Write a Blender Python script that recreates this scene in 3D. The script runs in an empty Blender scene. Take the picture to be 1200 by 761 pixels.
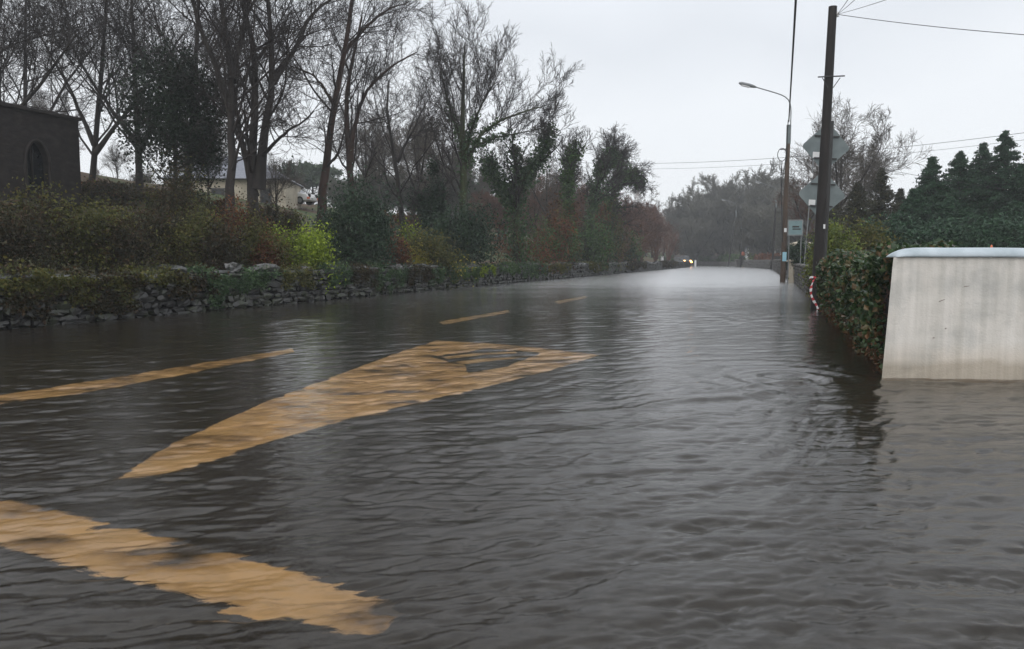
import bpy, math, random
import numpy as np
from mathutils import Vector, Matrix
from math import radians, pi, sin, cos, tan, sqrt

random.seed(7)
RNG = np.random.default_rng(11)
SC = bpy.context.scene
COL = SC.collection

# ------------------------------------------------------------------ camera
CAM_H, PITCH, F = 1.35, radians(4.8), 900.0
cam_d = bpy.data.cameras.new('camera')
cam = bpy.data.objects.new('camera', cam_d)
COL.objects.link(cam)
cam.location = (0, 0, CAM_H)
cam.rotation_euler = (pi / 2 - PITCH, 0, 0)
cam_d.sensor_width = 36.0
cam_d.lens = 36.0 * F / 1200.0
cam_d.clip_start, cam_d.clip_end = 0.05, 3000
cam_d.dof.use_dof = True
cam_d.dof.focus_distance = 30.0
cam_d.dof.aperture_fstop = 7.0
SC.camera = cam


def P(px, py, Y):
    """survey: the point at depth Y that was measured at this place in the photo"""
    u, v = (px - 600.0) / F, (380.5 - py) / F
    d = (u, cos(PITCH) + v * sin(PITCH), -sin(PITCH) + v * cos(PITCH))
    s = Y / d[1]
    return Vector((d[0] * s, Y, CAM_H + d[2] * s))


def G(px, py, z=0.0):
    u, v = (px - 600.0) / F, (380.5 - py) / F
    d = (u, cos(PITCH) + v * sin(PITCH), -sin(PITCH) + v * cos(PITCH))
    s = (z - CAM_H) / d[2]
    return Vector((d[0] * s, d[1] * s, z))


# ------------------------------------------------------------------ terrain
LX = np.array([[-40, -28.3], [145, 33.36], [158, 32.6], [172, 29.0], [190, 20.0], [215, 5.0], [260, -30.0]])
RX = np.array([[8.7, 4.25], [21, 8.5], [46.7, 16.9], [60.7, 21.3], [110, 37.0], [152, 45.5], [175, 47.0],
               [190, 44.5], [215, 33.0], [260, -5.0]])


def xl(y): return np.interp(y, LX[:, 0], LX[:, 1])
def xr(y): return np.interp(y, RX[:, 0], RX[:, 1])


def smooth(a, b, x):
    t = np.clip((x - a) / (b - a), 0, 1)
    return t * t * (3 - 2 * t)


def ground_h(x, y):
    x = np.asarray(x, float); y = np.asarray(y, float)
    dl = (xl(y) - x) * 0.95
    dr = (x - xr(y)) * 0.95
    n = 0.12 * np.sin(x * .7 + 1.3) * np.cos(y * .53) + 0.25 * np.sin(x * .17) * np.cos(y * .11 + .7)
    hl = 0.40 + 0.25 * np.clip(dl - 2, 0, 24) + 0.04 * np.clip(dl - 26, 0, 200) + n * smooth(1.5, 5, dl)
    hr = 0.35 + 0.03 * np.clip(dr, 0, 300) + n * smooth(2, 8, dr)
    road = -0.30
    z = np.full(x.shape, road)
    wl = smooth(0.5, 1.6, dl)
    z = z * (1 - wl) + hl * wl
    wr = smooth(0.3, 1.4, dr) * smooth(8.95, 9.6, y)
    z = z * (1 - wr) + hr * wr
    far = smooth(205, 255, y)
    z = z + far * 5.0
    return z


def gh(x, y): return float(ground_h(np.array([x]), np.array([y]))[0])


# ------------------------------------------------------------------ tagging
def tag(o, label=None, cat=None, group=None, kind=None):
    if label: o['label'] = label
    if cat: o['category'] = cat
    if group: o['group'] = group
    if kind: o['kind'] = kind
    return o


def thing(name, loc=(0, 0, 0), rz=0.0, label=None, cat=None, group=None, kind=None):
    o = bpy.data.objects.new(name, None)
    o.empty_display_size = 0.3
    COL.objects.link(o)
    o.location = loc
    o.rotation_euler = (0, 0, rz)
    return tag(o, label, cat, group, kind)


def link(name, me, mat=None, parent=None):
    o = bpy.data.objects.new(name, me)
    COL.objects.link(o)
    if mat and not me.materials: me.materials.append(mat)
    if parent: o.parent = parent
    return o


def copy_tree(o, parent=None):
    c = o.copy(); COL.objects.link(c); c.parent = parent
    for ch in o.children: copy_tree(ch, c)
    return c


def np_mesh(name, V, Fq, smooth_shade=False):
    """V (n,3), Fq (m,k) faces of one size"""
    me = bpy.data.meshes.new(name)
    V = np.ascontiguousarray(V, np.float32); Fq = np.ascontiguousarray(Fq, np.int32)
    m, k = Fq.shape
    me.vertices.add(len(V)); me.vertices.foreach_set('co', V.ravel())
    me.loops.add(m * k); me.loops.foreach_set('vertex_index', Fq.ravel())
    me.polygons.add(m)
    me.polygons.foreach_set('loop_start', np.arange(0, m * k, k, dtype=np.int32))
    me.polygons.foreach_set('use_smooth', np.full(m, smooth_shade, dtype=bool))
    me.update(calc_edges=True)
    return me


class MB:
    def __init__(s): s.v = []; s.f = []; s.s = []

    def add(s, vs, fs, sm=False):
        b = len(s.v); s.v += [tuple(v) for v in vs]
        s.f += [tuple(i + b for i in f) for f in fs]; s.s += [sm] * len(fs)

    def box(s, c, size, rz=0.0, M=None):
        hx, hy, hz = size[0] / 2, size[1] / 2, size[2] / 2
        R = (M or Matrix.Rotation(rz, 3, 'Z'))
        vs = [Vector(c) + R @ Vector((x, y, z)) for z in (-hz, hz) for x, y in ((-hx, -hy), (hx, -hy), (hx, hy), (-hx, hy))]
        s.add(vs, [(3, 2, 1, 0), (4, 5, 6, 7), (0, 1, 5, 4), (1, 2, 6, 5), (2, 3, 7, 6), (3, 0, 4, 7)])

    def tube(s, pts, rad, k=8, caps=True):
        pts = [Vector(p) for p in pts]; n = len(pts)
        if not hasattr(rad, '__len__'): rad = [rad] * n
        vs = []; u = None
        for i, p in enumerate(pts):
            d = (pts[min(i + 1, n - 1)] - pts[max(i - 1, 0)]).normalized()
            if u is None:
                u = d.cross(Vector((0.31, 0.87, 0.2)))
                if u.length < 1e-3: u = d.cross(Vector((1, 0, 0)))
            u = (u - d * u.dot(d)).normalized(); w = d.cross(u)
            for j in range(k):
                a = 2 * pi * j / k
                vs.append(p + (u * cos(a) + w * sin(a)) * rad[i])
        fs = [(i * k + j, i * k + (j + 1) % k, (i + 1) * k + (j + 1) % k, (i + 1) * k + j) for i in range(n - 1) for j in range(k)]
        s.add(vs, fs, True)
        if caps:
            s.add(vs[:k], [tuple(range(k - 1, -1, -1))]); s.add(vs[-k:], [tuple(range(k))])

    def prism(s, poly, y0, y1):
        """poly in x,z extruded along y"""
        n = len(poly)
        vs = [(x, y0, z) for x, z in poly] + [(x, y1, z) for x, z in poly]
        fs = [(i, (i + 1) % n, n + (i + 1) % n, n + i) for i in range(n)]
        s.add(vs, fs + [tuple(range(n - 1, -1, -1)), tuple(range(n, 2 * n))])

    def build(s, name, mat, parent=None, bevel=0.0, seg=2):
        me = bpy.data.meshes.new(name)
        me.from_pydata(s.v, [], s.f)
        me.polygons.foreach_set('use_smooth', s.s)
        me.update()
        if bevel:
            import bmesh
            bm = bmesh.new(); bm.from_mesh(me)
            bmesh.ops.recalc_face_normals(bm, faces=bm.faces[:])
            bmesh.ops.bevel(bm, geom=[e for e in bm.edges if e.is_manifold and e.calc_face_angle(0) > .6], offset=bevel, segments=seg, affect='EDGES', profile=.5, clamp_overlap=True)
            bm.to_mesh(me); bm.free()
        return link(name, me, mat, parent)


# ------------------------------------------------------------------ materials
def new_mat(name):
    m = bpy.data.materials.new(name); m.use_nodes = True
    nt = m.node_tree
    return m, nt, nt.nodes['Principled BSDF']


def nd(nt, typ, **kw):
    n = nt.nodes.new(typ)
    for k, v in kw.items():
        if k in n.inputs.keys() if isinstance(k, str) else False: n.inputs[k].default_value = v
        else: setattr(n, k, v)
    return n


def ramp(nt, stops, src):
    r = nt.nodes.new('ShaderNodeValToRGB')
    el = r.color_ramp.elements
    while len(el) < len(stops): el.new(0.5)
    for e, (p, c) in zip(el, stops): e.position = p; e.color = (*c, 1)
    nt.links.new(src, r.inputs[0])
    return r


def noise_mat(name, stops, scale=4.0, rough=0.8, detail=6.0, stretch=(1, 1, 1), bump=0.0, bscale=None, metal=0.0, spec=0.5):
    m, nt, b = new_mat(name)
    tc = nd(nt, 'ShaderNodeTexCoord')
    mp = nd(nt, 'ShaderNodeMapping'); mp.inputs['Scale'].default_value = stretch
    nt.links.new(tc.outputs['Object'], mp.inputs[0])
    n = nd(nt, 'ShaderNodeTexNoise'); n.inputs['Scale'].default_value = scale; n.inputs['Detail'].default_value = detail
    nt.links.new(mp.outputs[0], n.inputs['Vector'])
    r = ramp(nt, stops, n.outputs['Fac'])
    nt.links.new(r.outputs[0], b.inputs['Base Color'])
    b.inputs['Roughness'].default_value = rough; b.inputs['Metallic'].default_value = metal
    b.inputs['Specular IOR Level'].default_value = spec
    if bump:
        n2 = nd(nt, 'ShaderNodeTexNoise'); n2.inputs['Scale'].default_value = bscale or scale * 3; n2.inputs['Detail'].default_value = 5
        nt.links.new(mp.outputs[0], n2.inputs['Vector'])
        bp = nd(nt, 'ShaderNodeBump'); bp.inputs['Strength'].default_value = bump; bp.inputs['Distance'].default_value = .03
        nt.links.new(n2.outputs['Fac'], bp.inputs['Height']); nt.links.new(bp.outputs[0], b.inputs['Normal'])
    return m


def leaf_mat(name, cols, rough=0.5, transl=0.25):
    m, nt, b = new_mat(name)
    g = nd(nt, 'ShaderNodeNewGeometry')
    stops = [(i / max(1, len(cols) - 1), c) for i, c in enumerate(cols)]
    r = ramp(nt, stops, g.outputs['Random Per Island'])
    # patchy change of hue from clump to clump
    n = nd(nt, 'ShaderNodeTexNoise'); n.inputs['Scale'].default_value = 1.3; n.inputs['Detail'].default_value = 3
    tc = nd(nt, 'ShaderNodeTexCoord'); nt.links.new(tc.outputs['Object'], n.inputs['Vector'])
    hs = nd(nt, 'ShaderNodeHueSaturation')
    mr = nd(nt, 'ShaderNodeMapRange'); mr.inputs[1].default_value = .3; mr.inputs[2].default_value = .7; mr.inputs[3].default_value = .6; mr.inputs[4].default_value = 1.4
    nt.links.new(n.outputs['Fac'], mr.inputs[0]); nt.links.new(mr.outputs[0], hs.inputs['Value'])
    nt.links.new(r.outputs[0], hs.inputs['Color'])
    nt.links.new(hs.outputs[0], b.inputs['Base Color'])
    b.inputs['Roughness'].default_value = rough
    b.inputs['Specular IOR Level'].default_value = .35
    if transl:
        t = nd(nt, 'ShaderNodeBsdfTranslucent'); nt.links.new(hs.outputs[0], t.inputs[0])
        mx = nd(nt, 'ShaderNodeMixShader'); mx.inputs[0].default_value = transl
        nt.links.new(b.outputs[0], mx.inputs[1]); nt.links.new(t.outputs[0], mx.inputs[2])
        nt.links.new(mx.outputs[0], nt.nodes['Material Output'].inputs[0])
    return m


M = {}
M['bark'] = noise_mat('bark', [(.3, (.010, .008, .007)), (.5, (.022, .017, .015)), (.75, (.042, .037, .028))], 3, .85, 8, (1, 1, .3), .6)
M['bark_red'] = noise_mat('reddish_bark', [(.3, (.018, .011, .009)), (.55, (.050, .027, .020)), (.75, (.042, .038, .025))], 3, .85, 8, (1, 1, .3), .6)
M['twig'] = noise_mat('twig', [(.3, (.016, .012, .011)), (.7, (.036, .028, .025))], 1.2, .8)
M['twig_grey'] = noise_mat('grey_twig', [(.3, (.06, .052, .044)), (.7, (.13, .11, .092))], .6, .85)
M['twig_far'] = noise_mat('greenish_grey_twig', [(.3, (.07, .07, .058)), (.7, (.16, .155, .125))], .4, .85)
M['twig_red'] = noise_mat('red_twig', [(.3, (.075, .036, .024)), (.7, (.17, .085, .058))], .8, .8)
M['twig_tan'] = noise_mat('tan_twig', [(.3, (.10, .06, .035)), (.7, (.17, .11, .06))], .8, .8)
M['mossy'] = noise_mat('mossy_bark', [(.35, (.03, .024, .018)), (.55, (.04, .05, .02)), (.75, (.06, .075, .025))], 2.5, .9, 8, (1, 1, .4), .6)
M['dark_leaf'] = leaf_mat('dark_evergreen_leaf', [(.012, .028, .014), (.022, .048, .024), (.04, .075, .036)], .45, .15)
M['yew_leaf'] = leaf_mat('yew_leaf', [(.005, .012, .006), (.010, .022, .010), (.018, .034, .014)], .5, .1)
M['conifer_leaf'] = leaf_mat('conifer_needles', [(.012, .036, .018), (.022, .058, .028), (.038, .082, .040)], .6, .1)
M['brown_conifer'] = leaf_mat('brownish_cypress', [(.022, .026, .014), (.04, .042, .022), (.06, .05, .028)], .7, .1)
M['ivy_leaf'] = leaf_mat('ivy_leaf', [(.026, .060, .024), (.052, .098, .04), (.09, .14, .06)], .4, .2)
M['hedge_leaf'] = leaf_mat('hedge_leaf', [(.016, .038, .014), (.032, .062, .024), (.065, .11, .04), (.15, .09, .045)], .3, .2)
M['dead_leaf'] = leaf_mat('dead_leaf', [(.05, .025, .012), (.10, .05, .022), (.16, .08, .035)], .7, .2)
M['lime_leaf'] = leaf_mat('lime_leaf', [(.10, .15, .012), (.21, .29, .02), (.36, .44, .04)], .45, .3)
M['yellow_leaf'] = leaf_mat('yellowing_leaf', [(.17, .18, .02), (.34, .30, .05), (.42, .33, .08)], .5, .3)
M['olive_leaf'] = leaf_mat('olive_leaf', [(.045, .055, .012), (.085, .090, .020), (.13, .11, .028)], .6, .25)
M['green_leaf'] = leaf_mat('mid_green_leaf', [(.03, .065, .018), (.055, .11, .03), (.09, .15, .042)], .5, .25)
M['rust_leaf'] = leaf_mat('rust_leaf', [(.06, .022, .012), (.13, .048, .02), (.20, .078, .028)], .65, .2)
M['bramble_leaf'] = leaf_mat('bramble_leaf', [(.016, .016, .007), (.035, .034, .011), (.06, .03, .012)], .6, .2)
M['yellowgreen'] = leaf_mat('yellow_green_leaf', [(.06, .09, .015), (.12, .16, .025), (.18, .21, .04)], .5, .3)
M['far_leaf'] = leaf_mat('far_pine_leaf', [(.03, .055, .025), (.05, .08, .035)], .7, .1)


def grass_mat():
    m, nt, b = new_mat('grass_and_leaf_litter')
    tc = nd(nt, 'ShaderNodeTexCoord')
    a = nd(nt, 'ShaderNodeTexNoise'); a.inputs['Scale'].default_value = .22; a.inputs['Detail'].default_value = 5
    c = nd(nt, 'ShaderNodeTexNoise'); c.inputs['Scale'].default_value = 3.5; c.inputs['Detail'].default_value = 8
    for n in (a, c): nt.links.new(tc.outputs['Object'], n.inputs['Vector'])
    r1 = ramp(nt, [(.35, (.028, .045, .012)), (.6, (.06, .085, .02))], c.outputs['Fac'])
    r2 = ramp(nt, [(.35, (.035, .022, .012)), (.65, (.10, .055, .025))], c.outputs['Fac'])
    f = ramp(nt, [(.44, (0, 0, 0)), (.56, (1, 1, 1))], a.outputs['Fac'])
    mx = nd(nt, 'ShaderNodeMixRGB')
    nt.links.new(f.outputs[0], mx.inputs[0]); nt.links.new(r1.outputs[0], mx.inputs[1]); nt.links.new(r2.outputs[0], mx.inputs[2])
    nt.links.new(mx.outputs[0], b.inputs['Base Color']); b.inputs['Roughness'].default_value = .95
    bp = nd(nt, 'ShaderNodeBump'); bp.inputs['Strength'].default_value = .8; bp.inputs['Distance'].default_value = .1
    nt.links.new(c.outputs['Fac'], bp.inputs['Height']); nt.links.new(bp.outputs[0], b.inputs['Normal'])
    return m


M['grass'] = grass_mat()
M['asphalt'] = noise_mat('asphalt', [(.3, (.022, .027, .033)), (.7, (.042, .051, .062))], 14, .85, 8)
M['road_paint'] = noise_mat('ripple_broken_paint', [(.33, (.06, .06, .055)), (.41, (.46, .38, .25)), (.52, (.86, .73, .50)), (.8, (.92, .82, .62))], 2.6, .7, 14, (.7, 1.3, 1))  # dark breaks imitate how ripples break up the sight of submerged paint


def water_mat():
    m, nt, b = new_mat('muddy_flood_water')
    nt.nodes.remove(b)
    tc = nd(nt, 'ShaderNodeTexCoord')
    mp = nd(nt, 'ShaderNodeMapping'); mp.inputs['Rotation'].default_value = (0, 0, radians(-20)); mp.inputs['Scale'].default_value = (.6, 1, 1)
    nt.links.new(tc.outputs['Object'], mp.inputs[0])
    hs = None
    for sc, det, w, dis in ((9.5, 6, .0058, 1.6), (26.0, 5, .0017, 1.0), (75.0, 3, .0003, .3)):
        n = nd(nt, 'ShaderNodeTexNoise'); n.inputs['Scale'].default_value = sc; n.inputs['Detail'].default_value = det
        n.inputs['Distortion'].default_value = dis; n.inputs['Roughness'].default_value = .55
        nt.links.new(mp.outputs[0], n.inputs['Vector'])
        k = nd(nt, 'ShaderNodeMath', operation='MULTIPLY'); k.inputs[1].default_value = w
        nt.links.new(n.outputs['Fac'], k.inputs[0])
        if hs is None: hs = k
        else:
            ad = nd(nt, 'ShaderNodeMath', operation='ADD'); nt.links.new(hs.outputs[0], ad.inputs[0]); nt.links.new(k.outputs[0], ad.inputs[1]); hs = ad
    bp = nd(nt, 'ShaderNodeBump'); bp.inputs['Strength'].default_value = .75; bp.inputs['Distance'].default_value = 1.0
    nt.links.new(hs.outputs[0], bp.inputs['Height'])
    # the wind ruffles the open stretch of the road more than the sheltered corner
    sy = nd(nt, 'ShaderNodeSeparateXYZ'); nt.links.new(tc.outputs['Object'], sy.inputs[0])
    pn = nd(nt, 'ShaderNodeTexNoise'); pn.inputs['Scale'].default_value = .35; pn.inputs['Detail'].default_value = 4
    nt.links.new(mp.outputs[0], pn.inputs['Vector'])
    pa = nd(nt, 'ShaderNodeMath', operation='MULTIPLY_ADD'); pa.inputs[1].default_value = 24.0
    nt.links.new(pn.outputs['Fac'], pa.inputs[0]); nt.links.new(sy.outputs['Y'], pa.inputs[2])
    rg = nd(nt, 'ShaderNodeMapRange'); rg.inputs[1].default_value = 17; rg.inputs[2].default_value = 58; rg.inputs[3].default_value = .04; rg.inputs[4].default_value = .25
    nt.links.new(pa.outputs[0], rg.inputs[0])
    fr = nd(nt, 'ShaderNodeFresnel'); fr.inputs['IOR'].default_value = 1.33
    re = nd(nt, 'ShaderNodeBsdfRefraction'); re.inputs['Color'].default_value = (.90, .735, .53, 1); re.inputs['IOR'].default_value = 1.33; re.inputs['Roughness'].default_value = .04
    di = nd(nt, 'ShaderNodeBsdfDiffuse'); di.inputs['Color'].default_value = (.030, .031, .032, 1)
    gl = nd(nt, 'ShaderNodeBsdfGlossy'); nt.links.new(rg.outputs[0], gl.inputs['Roughness']); gl.inputs['Color'].default_value = (1, 1, 1, 1)
    m1 = nd(nt, 'ShaderNodeMixShader'); m1.inputs[0].default_value = .14
    nt.links.new(re.outputs[0], m1.inputs[1]); nt.links.new(di.outputs[0], m1.inputs[2])
    m2 = nd(nt, 'ShaderNodeMixShader')
    nt.links.new(fr.outputs[0], m2.inputs[0]); nt.links.new(m1.outputs[0], m2.inputs[1]); nt.links.new(gl.outputs[0], m2.inputs[2])
    for n in (fr, re, gl): nt.links.new(bp.outputs[0], n.inputs['Normal'])
    nt.links.new(m2.outputs[0], nt.nodes['Material Output'].inputs[0])
    return m


M['water'] = water_mat()
M['stone'] = noise_mat('wet_grey_stone', [(.3, (.008, .008, .007)), (.48, (.022, .021, .019)), (.58, (.024, .030, .012)), (.66, (.030, .029, .027)), (.82, (.085, .083, .078))], 2.3, .45, 9, (1, 1, 1), .5, 12)
M['cap_stone'] = noise_mat('wet_sheen_stone', [(.32, (.020, .024, .012)), (.48, (.05, .05, .048)), (.62, (.13, .13, .127)), (.8, (.24, .24, .235))], 2.6, .25, 9, (1, 1, 1), .4, 12)  # paler than the face stones: sky sheen on wet tops put into colour
M['gap'] = noise_mat('gap_shade_core', [(.3, (.010, .009, .008)), (.7, (.022, .02, .017))], 5, .95)  # near-black: shade in the gaps is put into this colour
M['far_stone'] = noise_mat('grey_rubble_stone', [(.3, (.05, .048, .044)), (.6, (.12, .115, .105)), (.8, (.18, .175, .16))], 4, .75, 9, (1, 1, 1), .6, 9)
M['pole_wood'] = noise_mat('tarred_pole_wood', [(.3, (.006, .005, .004)), (.6, (.015, .011, .010)), (.8, (.030, .023, .019))], 6, .75, 8, (1, 1, .12), .4)
M['pole_tan'] = noise_mat('weathered_pole_wood', [(.3, (.045, .030, .021)), (.6, (.085, .058, .04)), (.8, (.12, .085, .06))], 6, .8, 8, (1, 1, .12), .4)
M['metal'] = noise_mat('galvanised_metal', [(.3, (.16, .17, .175)), (.7, (.26, .27, .275))], 5, .5, 4, metal=.4)
M['dark_metal'] = noise_mat('dark_metal', [(.3, (.02, .02, .02)), (.7, (.04, .04, .04))], 5, .5, 4)
M['sign_back'] = noise_mat('dull_sign_back', [(.3, (.13, .16, .165)), (.7, (.19, .225, .23))], 3, .5, 5)
M['white'] = noise_mat('white_paint', [(.3, (.70, .70, .70)), (.7, (.80, .80, .80))], 3, .6)
M['cable'] = noise_mat('black_cable', [(.3, (.014, .014, .015)), (.7, (.026, .026, .027))], 3, .6)
M['cap'] = noise_mat('sky_tinted_coping', [(.3, (.33, .39, .42)), (.55, (.46, .52, .56)), (.8, (.54, .59, .62))], 3, .5, 8, (1, 1, 1), .15, 30)  # blue-grey is the sky's reflection put into the coping colour
M['red'] = noise_mat('red_tape', [(.3, (.42, .02, .03)), (.7, (.55, .04, .05))], 3, .4)
M['orange'] = noise_mat('orange_plastic', [(.3, (.55, .12, .05)), (.7, (.68, .18, .08))], 3, .5)
M['cream'] = noise_mat('cream_render', [(.3, (.40, .35, .27)), (.6, (.56, .50, .40)), (.8, (.64, .58, .48))], 1.2, .85, 8, (1, 1, 1), .2, 20)
M['slate'] = noise_mat('blue_grey_slate', [(.3, (.12, .13, .16)), (.7, (.22, .23, .27))], 5, .45, 8, (1, 1, 4), .4)
M['church'] = noise_mat('dark_brown_stone', [(.3, (.009, .007, .006)), (.55, (.020, .015, .013)), (.8, (.038, .031, .027))], 2.6, .9, 9, (1, 1, 2), .7, 6)
M['church_trim'] = noise_mat('brown_stone_trim', [(.3, (.012, .009, .008)), (.7, (.028, .022, .019))], 3, .9)
M['glass'] = noise_mat('dark_glass', [(.3, (.010, .012, .014)), (.7, (.02, .023, .026))], 2, .12)
M['teal_board'] = noise_mat('pale_teal_sign', [(.3, (.13, .22, .235)), (.7, (.20, .29, .30))], 3, .5)
M['blue_notice'] = noise_mat('pale_blue_notice', [(.3, (.25, .50, .62)), (.7, (.34, .58, .68))], 3, .5)
M['tyre'] = noise_mat('tyre_rubber', [(.3, (.012, .012, .012)), (.7, (.02, .02, .02))], 5, .8)
M['car_dark'] = noise_mat('dark_car_paint', [(.3, (.03, .032, .036)), (.7, (.04, .042, .046))], 1, .3)
M['mud_wall'] = M['far_stone']


def lit_mat(name, col, s):
    m, nt, b = new_mat(name)
    b.inputs['Base Color'].default_value = (*col, 1)
    b.inputs['Emission Color'].default_value = (*col, 1); b.inputs['Emission Strength'].default_value = s
    return m


M['headlight'] = lit_mat('lit_headlight', (1, .50, .17), 9)
M['amber'] = lit_mat('lit_amber_lamp', (1, .38, .08), 14)


def wall_mat():
    m, nt, b = new_mat('painted_render')
    tc = nd(nt, 'ShaderNodeTexCoord')
    mp = nd(nt, 'ShaderNodeMapping'); mp.inputs['Scale'].default_value = (14, 14, .55)
    nt.links.new(tc.outputs['Object'], mp.inputs[0])
    st = nd(nt, 'ShaderNodeTexNoise'); st.inputs['Scale'].default_value = 1.0; st.inputs['Detail'].default_value = 6
    nt.links.new(mp.outputs[0], st.inputs['Vector'])
    bl = nd(nt, 'ShaderNodeTexNoise'); bl.inputs['Scale'].default_value = 1.5; bl.inputs['Detail'].default_value = 7; bl.inputs['Roughness'].default_value = .6
    nt.links.new(tc.outputs['Object'], bl.inputs['Vector'])
    r1 = ramp(nt, [(.30, (.46, .45, .425)), (.42, (.58, .56, .52)), (.52, (.69, .655, .605)), (.7, (.76, .725, .675))], bl.outputs['Fac'])
    r2 = ramp(nt, [(.3, (.78, .78, .76)), (.62, (1, 1, 1))], st.outputs['Fac'])
    mx = nd(nt, 'ShaderNodeMixRGB', blend_type='MULTIPLY'); mx.inputs[0].default_value = .8
    nt.links.new(r1.outputs[0], mx.inputs[1]); nt.links.new(r2.outputs[0], mx.inputs[2])
    # the tide mark of muddy water along the foot, with a ragged edge
    sp = nd(nt, 'ShaderNodeSeparateXYZ'); nt.links.new(tc.outputs['Object'], sp.inputs[0])
    jj = nd(nt, 'ShaderNodeMath', operation='MULTIPLY_ADD'); jj.inputs[1].default_value = -.28
    nt.links.new(bl.outputs['Fac'], jj.inputs[0]); nt.links.new(sp.outputs['Z'], jj.inputs[2])
    tm = ramp(nt, [(.0, (.66, .61, .54)), (.08, (.90, .86, .81)), (.28, (1, 1, 1))], jj.outputs[0])
    m2 = nd(nt, 'ShaderNodeMixRGB', blend_type='MULTIPLY'); m2.inputs[0].default_value = 1
    nt.links.new(mx.outputs[0], m2.inputs[1]); nt.links.new(tm.outputs[0], m2.inputs[2])
    nt.links.new(m2.outputs[0], b.inputs['Base Color']); b.inputs['Roughness'].default_value = .8
    fb = nd(nt, 'ShaderNodeTexNoise'); fb.inputs['Scale'].default_value = 45; fb.inputs['Detail'].default_value = 4
    nt.links.new(tc.outputs['Object'], fb.inputs['Vector'])
    ad = nd(nt, 'ShaderNodeMath', operation='MULTIPLY_ADD'); ad.inputs[1].default_value = 3.0
    nt.links.new(bl.outputs['Fac'], ad.inputs[0]); nt.links.new(fb.outputs['Fac'], ad.inputs[2])
    bp = nd(nt, 'ShaderNodeBump'); bp.inputs['Strength'].default_value = .35; bp.inputs['Distance'].default_value = .012
    nt.links.new(ad.outputs[0], bp.inputs['Height']); nt.links.new(bp.outputs[0], b.inputs['Normal'])
    return m


M['render_wall'] = wall_mat()

# ------------------------------------------------------------------ world and sun
SUN_EL, SUN_AZ = radians(38), radians(200)          # high behind the camera, a little to its left
w = bpy.data.worlds.new('World'); SC.world = w; w.use_nodes = True
nt = w.node_tree; bgn = nt.nodes['Background']
sky = nt.nodes.new('ShaderNodeTexSky'); sky.sky_type = 'NISHITA'; sky.sun_disc = False
sky.sun_elevation = SUN_EL; sky.sun_rotation = SUN_AZ; sky.dust_density = 4
nt.links.new(sky.outputs[0], bgn.inputs[0]); bgn.inputs[1].default_value = .10
bg2 = nt.nodes.new('ShaderNodeBackground'); bg2.inputs[1].default_value = 1.60
tc = nt.nodes.new('ShaderNodeTexCoord')
sx = nt.nodes.new('ShaderNodeSeparateXYZ'); nt.links.new(tc.outputs['Generated'], sx.inputs[0])
cl = nt.nodes.new('ShaderNodeTexNoise'); cl.inputs['Scale'].default_value = 1.6; cl.inputs['Detail'].default_value = 4
nt.links.new(tc.outputs['Generated'], cl.inputs['Vector'])
ma = nt.nodes.new('ShaderNodeMath'); ma.operation = 'MULTIPLY_ADD'; ma.inputs[1].default_value = .50
nt.links.new(cl.outputs['Fac'], ma.inputs[0]); nt.links.new(sx.outputs['Z'], ma.inputs[2])
rp = ramp(nt, [(.20, (.595, .612, .631)), (.46, (.565, .582, .604)), (.56, (.50, .52, .548)), (.66, (.55, .57, .60)), (.86, (.68, .70, .735)), (1, (.80, .83, .87))], ma.outputs[0])
nt.links.new(rp.outputs[0], bg2.inputs[0])
mix = nt.nodes.new('ShaderNodeMixShader'); mix.inputs[0].default_value = .9
nt.links.new(bgn.outputs[0], mix.inputs[1]); nt.links.new(bg2.outputs[0], mix.inputs[2])
nt.links.new(mix.outputs[0], nt.nodes['World Output'].inputs[0])

sd = bpy.data.lights.new('sun', 'SUN'); sd.energy = 0.5; sd.angle = radians(35); sd.color = (1, .96, .90)
so = bpy.data.objects.new('sun', sd); COL.objects.link(so)
so.rotation_euler = (pi / 2 - SUN_EL, 0, pi - SUN_AZ)
so.location = (0, -20, 40)

SC.view_settings.view_transform = 'Standard'; SC.view_settings.look = 'None'
SC.view_settings.exposure = 0.15; SC.view_settings.gamma = 1.0
SC.cycles.use_denoising = True; SC.cycles.denoising_input_passes = 'RGB_ALBEDO_NORMAL'
SC.cycles.max_bounces = 7; SC.cycles.diffuse_bounces = 2; SC.cycles.glossy_bounces = 3
SC.cycles.transmission_bounces = 5; SC.cycles.volume_bounces = 1; SC.cycles.transparent_max_bounces = 6
SC.cycles.caustics_refractive = True; SC.cycles.sample_clamp_indirect = 6
SC.cycles.use_adaptive_sampling = True; SC.cycles.adaptive_threshold = 0.01

# ------------------------------------------------------------------ ground, road, water
def graded(lo, hi, a, b, fine, grow):
    xs = list(np.arange(a, b + 1e-6, fine))
    s = fine
    while xs[-1] < hi: s = min(s * grow, 12); xs.append(xs[-1] + s)
    s = fine; pre = []; x = a
    while x > lo: s = min(s * grow, 12); x -= s; pre.append(x)
    return np.array(pre[::-1] + xs)


def grid_faces(nx, ny):
    i = np.arange(nx - 1); j = np.arange(ny - 1)
    a = (j[:, None] * nx + i[None, :]).ravel()
    return np.stack([a, a + 1, a + 1 + nx, a + nx], 1)


gx = graded(-200, 190, -40, 60, .8, 1.08); gy = graded(-35, 262, 0, 120, .9, 1.06)
X, Y = np.meshgrid(gx, gy)
Z = ground_h(X, Y)
g = link('ground', np_mesh('ground', np.stack([X.ravel(), Y.ravel(), Z.ravel()], 1), grid_faces(len(gx), len(gy)), True), M['grass'])
tag(g, 'grassy bank and garden ground either side of the flooded road', 'ground', kind='structure')

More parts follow.
